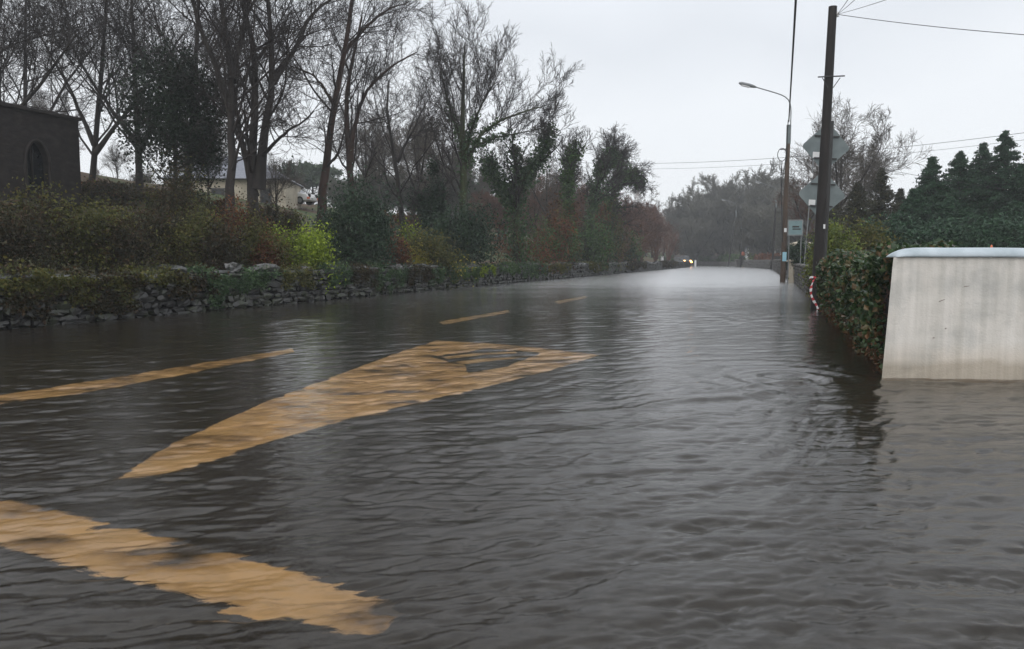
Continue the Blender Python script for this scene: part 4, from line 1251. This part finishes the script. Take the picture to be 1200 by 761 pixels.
def ivy_hedge():
    rng = np.random.default_rng(90)
    a = np.array([4.36, 9.05, 0]); b = np.array([8.2, 20.4, 0]); d = b - a; Ln = np.linalg.norm(d); d = d / Ln; nrm = np.array([-d[1], d[0], 0])  # towards the road
    t = thing('hedge', a, 0, 'thick clipped hedge with brown leaves low down between the white wall and pole', 'hedge')
    def shape(s, ang):
        # outline in section: bulging to the road, narrower at the foot
        hgt = 1.40 + .05 * np.sin(s * 1.7) + .06 * np.sin(s * .8 + 1)
        wid = .62 + .06 * np.sin(s * 2.1 + 2) + .06 * np.sin(s * .9)
        return hgt, wid
    n = 30000
    s = rng.random(n) ** 1.12 * Ln; ang = rng.random(n) * pi * 1.02
    hgt, wid = shape(s, ang)
    lump = 1 + .07 * np.sin(s * 5.1 + 3 * ang) + .06 * np.sin(s * 9.3 - 5 * ang)
    rad = (1 - .28 * rng.random(n) ** 1.8) * lump
    cx = np.sign(np.cos(ang)) * np.abs(np.cos(ang)) ** .6; sz = np.sin(ang) ** .5
    off = -.45 + cx * wid * rad * (.72 + .28 * np.clip(sz * 1.25, 0, 1)); z = .02 + (hgt - .02) * sz * (1 - (1 - rad) * .5)
    low = rng.random(n) < .28
    z = np.where(low, z * rng.random(n), z)
    off = np.where(low & (off > -.45), -.45 + wid * (.62 + .3 * np.clip(z / 1.0, 0, 1)) * (1 - .2 * rng.random(n)), off)
    C = a * 0 + d[None] * s[:, None] + nrm[None] * off[:, None] + np.array([0, 0, 1])[None] * z[:, None] + rng.normal(0, .02, (n, 3))
    brown = (rng.random(n) < np.clip(.75 - z * 1.1 + .35 * np.sin(s * 1.9), .03, .9)) 
    V, Q = leaf_quads(C[~brown], .085, rng, .75); link('foliage', np_mesh('foliage', V, Q), M['hedge_leaf'], t)
    V, Q = leaf_quads(C[brown], .075, rng, .7); o = link('foliage', np_mesh('dead_foliage', V, Q), M['dead_leaf'], t); o['label'] = 'withered brown leaves near the foot'
    # woody inside
    ns = 26
    Qs = []
    for i in range(ns):
        ss = Ln * (i + .5 + rng.normal(0, .2)) / ns
        for q in range(3):
            tip = d * (ss + rng.normal(0, .25)) + nrm * (-.45 + rng.normal(0, .22)) + np.array([0, 0, 1.0 + .3 * rng.random()])
            Qs.append(resample([d * ss - nrm * .45 + np.array([0, 0, -.25]), d * ss - nrm * (.45 + rng.normal(0, .1)) + np.array([0, 0, .5]), tip], 6))
    Pn = np.stack(Qs); R = np.repeat(np.linspace(.028, .01, 6)[None], len(Qs), 0)
    g_ = Geo(); g_.add(*tubes(Pn, R, 5))
    P2, R2, L2 = spawn(Pn, R, np.full(len(Qs), 1.2), 8, (.2, 1), (25, 70), .4, .6, 4, .15, .02, .005, rng); g_.add(*tubes(P2, R2, 3))
    link('stems', g_.mesh('stems'), M['twig_red'], t)
    # solid near-black core filling the inside of the hedge
    c = MB(); 
    for i in range(14):
        pass
    vs = []; m_ = 40
    for i in range(m_ + 1):
        p = d * (Ln * i / m_)
        for o_, z_ in ((-.95, -.3), (-.12, -.3), (-.22, .45), (-.45, 1.05), (-.75, .5)):
            vs.append(p + nrm * (o_ + rng.normal(0, .03)) + np.array([0, 0, z_ + rng.normal(0, .04)]))
    c.add(vs, [(i * 5 + j, i * 5 + (j + 1) % 5, (i + 1) * 5 + (j + 1) % 5, (i + 1) * 5 + j) for i in range(m_) for j in range(5)] + [(0, 1, 2, 3, 4), tuple(m_ * 5 + q for q in (4, 3, 2, 1, 0))])
    c.build('hedge_core', M['gap'], t)


ivy_hedge()

# ------------------------------------------------------------------ RIGHT: poles, lamps, signs
def pole_pts(base, top, n=10):
    return [Vector(base).lerp(Vector(top), i / (n - 1)) for i in range(n)]


PG = 'wooden poles along the right side of the road'
b1 = G(955.5, 362); Y1 = b1.y; t1 = P(976, 8, Y1)
pole1 = thing('utility_pole', (b1.x, b1.y, 0), 0, 'nearest dark wooden utility pole leaning right at the end of the hedge', 'utility pole', PG)
L1 = lambda p: Vector(p) - Vector((b1.x, b1.y, 0))
mb = MB(); pp = pole_pts(L1(b1) - Vector((0, 0, .5)), L1(t1), 14); mb.tube(pp, [.150 - .042 * i / 13 for i in range(14)], 16); mb.build('pole', M['pole_wood'], pole1)
arm_c = L1(P(971.5, 92, Y1))
mb = MB(); mb.tube([arm_c + Vector((-.36, -.15, 0)), arm_c + Vector((.36, -.15, .03))], .018, 8); 
mb.tube([arm_c + Vector((-.24, -.15, -.02)), arm_c + Vector((-.08, -.15, -.28))], .011, 6); mb.tube([arm_c + Vector((.24, -.15, -.02)), arm_c + Vector((.06, -.15, -.28))], .011, 6)
mb.build('step_bracket', M['dark_metal'], pole1)
ins = L1(P(981, 17, Y1))
mb = MB(); mb.tube([ins + Vector((-.12, 0, 0)), ins + Vector((.02, 0, 0))], .02, 8); mb.tube([ins + Vector((0, 0, -.06)), ins + Vector((0, 0, .02)), ins + Vector((0, 0, .07))], [.05, .055, .03], 10); mb.build('insulator', M['white'], pole1)
mb = MB(); sg = L1(P(963, 266, Y1)); mb.box(sg + Vector((0, -.17, 0)), (.05, .01, .12)); mb.build('number_tag', M['white'], pole1)

# hazard tape tied round the pole and trailing into the water
def tape():
    w_ = .055
    c0 = P(957, 326, Y1)
    t = thing('hazard_tape', (b1.x, b1.y, 0), 0, 'red and white hazard tape tied round the nearest pole and trailing into the water', 'tape')
    pth = []
    for i in range(14):
        a = i / 13 * 2 * pi
        pth.append(L1(c0) + Vector((cos(a) * .19, sin(a) * .19, .03 * sin(a * 2 + .5))))
    tail = [P(953.5, 328, Y1 - .22), P(950.5, 336, Y1 - .26), P(950, 344, Y1 - .26), P(953, 352, Y1 - .28), P(957.5, 359, Y1 - .32), P(959, 364, Y1 - .34)]
    tl = [Vector(v) for v in resample([L1(p) for p in tail], 22)]
    for run, horiz in ((pth, True), (tl, False)):
        segs = {0: MB(), 1: MB()}
        acc = 0
        for i in range(len(run) - 1):
            p, q = run[i], run[i + 1]
            if horiz: up = Vector((0, 0, w_ / 2))
            else: up = Vector((.026, -.005 + .02 * sin(i * .8), .012))
            k = (i // 2) % 2
            nrm = (q - p).cross(up).normalized() * .0015
            segs[k].add([p - up + nrm, q - up + nrm, q + up + nrm, p + up + nrm, p - up - nrm, q - up - nrm, q + up - nrm, p + up - nrm],
                        [(0, 1, 2, 3), (7, 6, 5, 4), (0, 4, 5, 1), (3, 2, 6, 7), (0, 3, 7, 4), (1, 5, 6, 2)])
        segs[0].build('red_band' if True else '', M['red'], t); segs[1].build('white_band', M['white'], t)


tape()

# sign post with the backs of two diamond signs
ys_ = Y1 + 1.1
sb = P(963.0, 352, ys_); sb.z = 0; stp = P(975, 142, ys_)
sp_ = thing('road_sign', (sb.x, sb.y, 0), 0, 'pair of grey diamond road signs seen from behind on one post', 'road sign')
LS = lambda p: Vector(p) - Vector((sb.x, sb.y, 0))
mb = MB(); mb.tube(pole_pts(LS(sb) - Vector((0, 0, .3)), LS(stp), 6), .057, 12); mb.build('post', M['dark_metal'], sp_)
for cx_, cy_ in ((968, 172.5), (963.2, 228.5)):
    c = LS(P(cx_, cy_, ys_ + .09)); hd = .70; th = .012
    tilt = .055
    def rot(x, z): return (x * cos(tilt) + z * sin(tilt), -x * sin(tilt) + z * cos(tilt))
    pl = MB(); pts = []
    for q in range(4):
        a = q * pi / 2
        for e in (-.09, 0, .09):
            r_ = hd * (1 - (.065 if e else .045)); aa = a + e
            pts.append(rot(cos(aa) * r_, sin(aa) * r_))
    vs = [c + Vector((x, 0, z)) for x, z in pts] + [c + Vector((x, th, z)) for x, z in pts]; n = len(pts)
    pl.add(vs, [tuple(range(n)), tuple(range(2 * n - 1, n - 1, -1))] + [(i, n + i, n + (i + 1) % n, (i + 1) % n) for i in range(n)])
    pan = pl.build('sign_panel', M['sign_back'], sp_)
    br = MB()
    for zz in (.30, -.33):
        x0, z0 = rot(0, zz); br.box(c + Vector((x0, -.025, z0)), ((hd - abs(zz)) * 1.75, .035, .045), M=Matrix.Rotation(tilt, 3, 'Y'))
    br.build('bracket', M['dark_metal'], pan)
    x0, z0 = rot(-.27, -.24)
    st = MB(); st.box(c + Vector((x0, -.004, z0)), (.19, .004, .17), M=Matrix.Rotation(tilt, 3, 'Y')); st.build('sticker', M['white'], pan)

# second pole carries a street lamp
def lamp_pole(px_base, py_base, px_top, py_top, label, Yforce=None, arm=True, notice=False, scale_r=1.0, wood='pole_tan', arm_len=2.9):
    if Yforce is None: b = G(px_base, py_base)
    else: b = P(px_base, py_base, Yforce)
    tp = P(px_top, py_top, b.y); zb = min(0.0, b.z); 
    base = Vector((b.x, b.y, 0 if Yforce is None else min(gh(b.x, b.y), b.z)))
    t = thing('lamp_pole', base, 0, label, 'lamp pole', PG)
    mb = MB(); pp = pole_pts(Vector((0, 0, -.4)), tp - base, 12); mb.tube(pp, [(.165 - .05 * i / 11) * scale_r for i in range(12)], 12); mb.build('pole', M[wood], t)
    T = tp - base
    cl = MB(); cl.tube([T - Vector((0, 0, 1.1)), T + Vector((0, 0, .02))], .135 * scale_r, 12); cl.build('collar', M['sign_back'], t)
    if arm:
        k = .06
        pts = [T + Vector((k, -.12, -.9)), T + Vector((k, -.12, .1)), T + Vector((k, -.12, 1.15)), T + Vector((k - .06, -.12, 1.42)), T + Vector((k - .3, -.12, 1.66)), T + Vector((k - .7, -.12, 1.80)),
               T + Vector((k - arm_len * .75, -.12, 2.22))]
        am = MB(); am.tube([Vector(v) for v in resample(pts, 18)], .032 * scale_r, 8); a_ = am.build('lamp_arm', M['metal'], t)
        e = pts[-1]; dd = Vector((-1, 0, .24)).normalized()
        ln = MB(); ln.tube([e - dd * .05, e + dd * .1, e + dd * .35, e + dd * .85, e + dd * 1.0], [.05 * scale_r, .085 * scale_r, .11 * scale_r, .10 * scale_r, .05 * scale_r], 10); l_ = ln.build('lantern', M['metal'], t)
        gb = MB(); gb.box(e + dd * .6 + Vector((.0, 0, -.10)), (.5, .16, .05), M=Matrix.Rotation(math.atan2(.24, 1), 3, 'Y')); gb.build('lamp_glass', M['white'], l_)
    return t, base, T


p2, base2, T2 = lamp_pole(917, 331, 924.5, 147, 'tall brown wooden pole with a street lamp arm, second along the roadside')
mb = MB(); q = P(918, 301, base2.y) - base2; mb.box(q + Vector((0, -.19, 0)), (.24, .02, .55)); mb.build('notice', M['blue_notice'], p2)
mb = MB(); q = P(919.2, 270, base2.y) - base2; mb.box(q + Vector((0, -.17, 0)), (.15, .02, .24)); mb.build('notice', M['white'], p2)
mb = MB(); q = P(915, 182, base2.y) - base2
mb.tube([q + Vector((cos(a) * .26, -.2, sin(a) * .38)) for a in np.linspace(0, 2 * pi, 16)], .022, 6, False); mb.tube([q + Vector((.3, -.1, .35)), q + Vector((-.1, -.2, .3))], .03, 6)
mb.tube([q + Vector((.02, -.2, -.35)), q + Vector((-.02, -.2, -1.2)), q + Vector((.18, -.2, -5.2))], .025, 6)
mb.build('cable_coil', M['cable'], p2)
mb = MB(); mb.tube([q + Vector((.3, -.14, -.4)), T2 + Vector((-.13, -.12, -.4)), T2 + Vector((-.08, -.1, .3))], .025, 6); mb.build('cable_guard', M['cable'], p2)
p3, base3, T3 = lamp_pole(904.5, 316, 909.5, 234, 'thin dark lamp pole standing at the bend beyond the taller brown one', Yforce=108, wood='pole_wood')
p4, base4, T4 = lamp_pole(853, 310, 862.5, 248, 'leaning lamp pole in front of the far green hedge', Yforce=160, wood='pole_wood')
p5, base5, T5 = lamp_pole(824, 308, 826, 262, 'farthest lamp pole, faint against the trees at the bend', Yforce=185, wood='pole_wood')
p6, base6, T6 = lamp_pole(868, 312, 869, 262, 'thin plain pole beside the pier at the bend', Yforce=150, arm=False, wood='pole_wood', scale_r=.8)


def wire(name, pts, r, label, sag=0.0, group='overhead wires'):
    a, b = Vector(pts[0]), Vector(pts[-1])
    run = [a.lerp(b, i / 24) - Vector((0, 0, sag * 4 * (i / 24) * (1 - i / 24))) for i in range(25)]
    mb = MB(); mb.tube([p - a for p in run], r, 6)
    o = mb.build(name, M['cable']); o.location = a
    return tag(o, label, 'wire', group)


W1 = Vector((b1.x, b1.y, 0)) + ins
wire('overhead_wire', [W1, P(1330, 49, 15)], .008, 'single wire from the nearest pole top to the right edge', .08)
wire('overhead_wire', [W1, P(1100, -22, 12)], .006, 'wire rising from the nearest pole top, lowest of the upward ones', .03)
wire('overhead_wire', [W1, P(1024, -22, 11)], .006, 'wire rising from the nearest pole top between the other upward ones', .03)
wire('overhead_wire', [W1, P(1008, -22, 10)], .006, 'steepest wire rising from the nearest pole top', .02)
wire('overhead_cable', [base2 + T2 + Vector((-.05, -.1, .2)), Vector((-3.3, -10, 8.6))], .034, 'thick black cable running up from the lamp pole past the lamp arm', .35)
wire('overhead_wire', [P(660, 190, 82), P(1330, 138, 44)], .014, 'upper of the two long wires crossing the whole road', 1.0)
wire('overhead_wire', [P(660, 196, 82), P(1330, 147, 44)], .010, 'lower of the two long wires crossing the whole road', 1.0)
wire('overhead_wire', [P(985, 188, 47), P(1180, 222, 38)], .010, 'short wire passing in front of the brownish cypresses', .1)
wire('overhead_cable', [base2 + Vector((-.1, -.15, 7.3)), base3 + T3 - Vector((0, 0, 1))], .02, 'cable sagging from the brown lamp pole to the next pole', 1.2)

# thin slanting pole with white fittings
sbp = P(941, 290, 40); stq = P(953, 188, 40)
tp_ = thing('slim_pole', (sbp.x, sbp.y, gh(sbp.x, sbp.y)), 0, 'slim grey slanting pole with two white fittings left of the diamond signs', 'pole')
LB = Vector(tp_.location)
mb = MB(); mb.tube([Vector((0, 0, -.2)), stq - LB], .03, 8); mb.build('pole', M['metal'], tp_)
for px_, py_, r_ in ((950.7, 206, .10), (949.2, 215, .08)):
    c = P(px_, py_, 39.9) - LB; mb = MB(); mb.tube([c + Vector((0, 0, -.12)), c, c + Vector((0, 0, .12))], [r_ * .6, r_, r_ * .5], 10); mb.build('fitting', M['white'], tp_)

# pale teal notice board
c = P(932, 267, 42); zb = gh(c.x, c.y)
nb_ = thing('notice_board', (c.x, c.y, zb), radians(-8), 'pale teal notice board in a grey frame beside the lamp pole', 'sign board')
hz = c.z - zb
mb = MB(); mb.box((0, 0, hz), (.70, .03, .74)); bo = mb.build('board', M['teal_board'], nb_)
mb = MB()
for dx in (-1, 1): mb.box((dx * .375, -.005, hz), (.06, .05, .86))
for dz in (-1, 1): mb.box((0, -.006, hz + dz * .40), (.69, .05, .06))
mb.build('frame', M['metal'], nb_)
mb = MB(); mb.box((.02, -.018, hz + .05), (.36, .006, .09)); mb.box((.06, -.018, hz - .08), (.42, .006, .07)); mb.build('marking', M['dark_metal'], bo)
for dx in (-.3, .33):
    mb = MB(); mb.tube([(dx, .05, -.2), (dx, .05, hz + .4)], .03, 8); mb.build('post', M['metal'], nb_)

# ------------------------------------------------------------------ RIGHT: roadside walls and hedges
def rubble_wall(name, line, h, th, label, mat, seed, big=1.0, group=None, zbase=-.2):
    """line: list of xy; stones laid in courses along it, coping stones on top"""
    rng = np.random.default_rng(seed)
    a = Vector((*line[0], 0)); t = thing(name, a, 0, label, 'wall', group)
    fs_, cs_ = [], []; mbc = MB()
    for p, q in zip(line[:-1], line[1:]):
        p_, q_ = np.array([*p, 0.]), np.array([*q, 0.]); d = q_ - p_; Ln = np.linalg.norm(d); d /= Ln; nr = np.array([-d[1], d[0], 0]); yaw = math.atan2(d[1], d[0])
        mid = (p_ + q_) / 2 - np.array(a)
        mbc.box(mid + np.array([0, 0, (zbase + h - .08) / 2]), (Ln, th * .7, h - .08 - zbase), yaw)
        z = zbase
        while z < h - .12:
            hg = (.13 + .06 * rng.random()) * big; s = 0
            while s < Ln:
                ln = (.25 + .3 * rng.random()) * big
                for sd_ in (-1, 1):
                    fs_.append((p_ - np.array(a) + d * (s + ln / 2) + nr * sd_ * (th / 2 - .1) + np.array([0, 0, z + hg / 2]), (ln * 1.02, .26, hg * 1.04), yaw + rng.normal(0, .05), rng.normal(0, .04)))
                s += ln
            z += hg
        s = 0
        while s < Ln:
            ln = (.3 + .25 * rng.random()) * big
            cs_.append((p_ - np.array(a) + d * (s + ln / 2) + np.array([0, 0, h]), (ln, th * 1.05, .16 * big), yaw, rng.normal(0, .03))); s += ln
    mbc.build('wall_core', M['gap'], t)
    link('face_stones', place_rocks(fs_, rng).mesh('face_stones', False), mat, t)
    link('coping_stones', place_rocks(cs_, rng).mesh('coping_stones', False), mat, t)
    return t


rubble_wall('stone_wall', [(xr(29.5) + .35, 29.5), (xr(46) + .5, 46)], 1.05, .5, 'short grey rubble wall between the nearest pole and the brown lamp pole', M['far_stone'], 1)
rubble_wall('stone_wall', [(xr(52) + .4, 52), (xr(80) + .4, 80), (xr(110) + .4, 110)], 1.25, .5, 'grey stone wall running from the brown lamp pole towards the bend', M['far_stone'], 2, 1.7)
rubble_wall('stone_wall', [(xr(112) + .3, 112), (xr(152) + .3, 152)], 1.2, .5, 'distant grey stone wall below the yellow bush at the bend', M['far_stone'], 3, 2.2)
rubble_wall('stone_wall', [(xr(156) + .3, 156), (xr(175) + .3, 175), (xr(190) + .3, 190), (xr(212) + .3, 212)], .8, .5, 'low far wall under the green hedge closing the bend', M['far_stone'], 4, 2.4)


def box_hedge(name, line, z0, h, wid, mat, n, size, label, seed, group=None):
    rng = np.random.default_rng(seed); a = np.array([*line[0], 0.]); t = thing(name, a + np.array([0, 0, z0]), 0, label, 'hedge', group)
    seg = [(np.array([*p, 0.]), np.array([*q, 0.])) for p, q in zip(line[:-1], line[1:])]
    Ls = np.array([np.linalg.norm(q - p) for p, q in seg]); Cs = []; core = MB()
    for (p, q), L_ in zip(seg, Ls):
        m_ = int(n * L_ / Ls.sum()); d = (q - p) / L_; nr = np.array([-d[1], d[0], 0])
        s = rng.random(m_) * L_; ang = rng.random(m_) * pi
        lump = 1 + .12 * np.sin(s * 2.2 / h + ang * 2) + .08 * np.sin(s * 5 / h)
        rd = (1 - .35 * rng.random(m_) ** 2) * lump
        off = np.sign(np.cos(ang)) * np.abs(np.cos(ang)) ** .5 * wid / 2 * rd; z = np.sin(ang) ** .45 * h * rd * rng.random(m_) ** .3
        Cs.append(p - a + d[None] * s[:, None] + nr[None] * off[:, None] + np.array([0, 0, 1])[None] * z[:, None])
        core.box((p + q) / 2 - a + np.array([0, 0, h * .38]), (L_, wid * .6, h * .76), math.atan2(d[1], d[0]))
    V, Q = leaf_quads(np.concatenate(Cs), size, rng, .75); link('foliage', np_mesh('foliage', V, Q), mat, t)
    core.build('hedge_core', M['gap'], t)  # solid near-black block inside the leaves
    return t


box_hedge('far_hedge', [(xr(158) + 1.2, 158), (xr(175) + 1.2, 175), (xr(190) + 1.2, 190), (xr(212) + 1.2, 212)], .3, 2.3, 1.6, M['green_leaf'], 9000, .3, 'far green hedge closing the view at the bend', 5)
box_hedge('brown_hedge', [(xr(112) + 1.2, 112), (xr(138) + 1.2, 138)], .6, 1.7, 1.2, M['rust_leaf'], 5000, .25, 'rust brown hedge behind the distant stone wall', 6)
box_hedge('clipped_hedge', [P(929, 300, 49)[:2], P(950, 300, 46)[:2]], .7, 1.75, 1.3, M['dark_leaf'], 5000, .12, 'dark clipped hedge below the pale teal notice board', 7)


def pier(px, Yv, w_, zt, label, mat, capm):
    b = P(px, 300, Yv); t = thing('gate_pier', (b.x, b.y, 0), radians(18), label, 'gate pier')
    mb = MB(); mb.box((0, 0, (zt - .4) / 2), (w_, w_, zt + .4)); mb.build('shaft', mat, t, .02)
    mb = MB(); mb.box((0, 0, zt + .075), (w_ + .14, w_ + .14, .09)); mb.add([(sx_ * (w_ / 2 + .04), sy_ * (w_ / 2 + .04), zt + .121) for sx_, sy_ in ((-1, -1), (1, -1), (1, 1), (-1, 1))] + [(0, 0, zt + .24)], [(0, 1, 4), (1, 2, 4), (2, 3, 4), (3, 0, 4), (3, 2, 1, 0)])
    mb.build('cap', capm, t)
    return t


pier(931, 47.5, .55, 1.22, 'cream gate pier at the end of the short rubble wall', M['cream'], M['cream'])
pier(934, 56, .6, 2.45, 'left of two taller cream piers rising behind the clipped hedge', M['cream'], M['cream'])
pier(943, 55, .6, 2.45, 'right of two taller cream piers rising behind the clipped hedge', M['cream'], M['cream'])
pier(864, 154, .8, 1.3, 'distant grey pier at the end of the stone wall by the bend', M['far_stone'], M['far_stone'])
shrub('shrub', 982, 268, 300, 26, 62, M['yellowgreen'], 5000, .11, 'yellow green bush behind the hedge and nearest pole', k=34, mix_=(M['olive_leaf'], .3))
shrub('shrub', 964, 282, 302, 28.5, 36, M['yellowgreen'], 2200, .11, 'small yellow green bush peeping left of the nearest pole', k=16)
shrub('shrub', 1008, 262, 300, 32, 70, M['olive_leaf'], 4000, .14, 'dull olive bush between the yellow green one and the cypresses', k=30)
shrub('shrub', 882, 296, 306, 148, 14, M['yellowgreen'], 900, .3, 'tiny yellow bush behind the distant stone wall', k=10)
for px, top, Yv, wp, lab in [(1040, 262, 34, 90, 'dark laurel mass behind the hedge end'), (1105, 262, 34, 90, 'dark laurel mass behind the middle of the white wall'), (1170, 262, 34, 100, 'dark laurel mass behind the right end of the white wall')]:
    shrub('laurel', px, top, 300, Yv, wp, M['conifer_leaf'], 7000, .16, lab, 'shrub', 'laurels behind the white wall', k=50)

# small posts
def post(px, py_top, Yv, r_, label, mat, topm=None, zb=None):
    p = P(px, py_top, Yv); z0 = gh(p.x, p.y) if zb is None else zb
    t = thing('marker_post', (p.x, p.y, z0), 0, label, 'post')
    h = p.z - z0
    mb = MB(); mb.tube([(0, 0, -.2), (0, 0, h - .25), (0, 0, h - .22)], [r_, r_, r_ * .9], 10); mb.build('shaft', mat, t)
    mb = MB(); mb.tube([(0, 0, h - .22), (0, 0, h - .1), (0, 0, h - .02), (0, 0, h)], [r_ * .8, r_ * 1.25, r_ * .9, r_ * .2], 12); mb.build('head', topm or mat, t)
    return t


post(1162, 287, 14, .02, 'thin white post with an orange top behind the white wall', M['white'], M['orange'])
post(1107, 284, 20, .2, 'stubby grey post showing over the white wall coping', M['far_stone'])
post(815, 305, 160, .2, 'white post at the roadside beyond the wall end', M['white'])
post(768, 300.5, 118, .22, 'left of the two white posts behind the far wall', M['white'])
post(776, 300.5, 118, .22, 'right of the two white posts behind the far wall', M['white'])
po = P(871, 297.5, 151)
t = thing('globe_marker', (po.x, po.y, 1.2), 0, 'small orange globe on a short stem above the distant stone wall', 'globe')
h = po.z - 1.2
mb = MB(); mb.tube([(0, 0, -.3), (0, 0, h - .3)], .08, 8); mb.build('stem', M['dark_metal'], t)
mb = MB(); mb.tube([(0, 0, h + .42 * sin(a)) for a in np.linspace(-pi / 2, pi / 2, 9)], [max(.01, .42 * cos(a)) for a in np.linspace(-pi / 2, pi / 2, 9)], 14); mb.build('globe', M['orange'], t)

# far wood closing the horizon
def far_wood():
    rng = np.random.default_rng(300)
    st = []
    n = 420
    g_ = Geo(); Qs = []; L = []
    for i in range(n):
        a = rng.uniform(-62, 62); r_ = rng.uniform(205, 245)
        x, y = r_ * sin(radians(a)), r_ * cos(radians(a))
        x = max(-185, min(178, x)); y = max(60, min(250, y))
        if xl(y) - 4 < x < xr(y) + 4: x = xr(y) + 8
        z = gh(x, y); h = rng.uniform(8, 14)
        Qs.append(resample([(x, y, z - .2), (x + rng.normal(0, .5), y, z + h * .5), (x + rng.normal(0, 1), y, z + h)], 8)); L.append(h * .55)
    Pn = np.stack(Qs); R = np.repeat(np.linspace(.22, .06, 8)[None], n, 0)
    g_.add(*tubes(Pn, R, 4))
    P2, R2, L2 = spawn(Pn, R, np.array(L), 12, (.2, 1), (25, 60), .6, .5, 4, .12, .06, .05, rng); g_.add(*tubes(P2, R2, 3))
    P3, R3, L3 = spawn(P2, R2, L2, 8, (.15, 1), (20, 55), .55, .6, 3, .12, .04, .04, rng); g_.add(*tubes(P3, R3, 3))
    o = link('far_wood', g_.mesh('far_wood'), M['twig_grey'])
    tag(o, 'far misty wood closing the horizon behind everything', 'wood', kind='stuff')


far_wood()

# ------------------------------------------------------------------ haze
hm = bpy.data.materials.new('haze'); hm.use_nodes = True
hn = hm.node_tree
for n_ in list(hn.nodes):
    if n_.type == 'BSDF_PRINCIPLED': hn.nodes.remove(n_)
pv_ = hn.nodes.new('ShaderNodeVolumePrincipled'); pv_.inputs['Color'].default_value = (.90, .93, .97, 1); pv_.inputs['Density'].default_value = .0009
hn.links.new(pv_.outputs[0], [q for q in hn.nodes if q.type == 'OUTPUT_MATERIAL'][0].inputs['Volume'])
try: hm.cycles.homogeneous_volume = True
except Exception: pass
mb = MB(); mb.box((-5, 113, 13.5), (430, 320, 31)); hz_ = mb.build('haze', hm)
tag(hz_, 'thin grey winter mist filling the air', 'haze', kind='stuff')
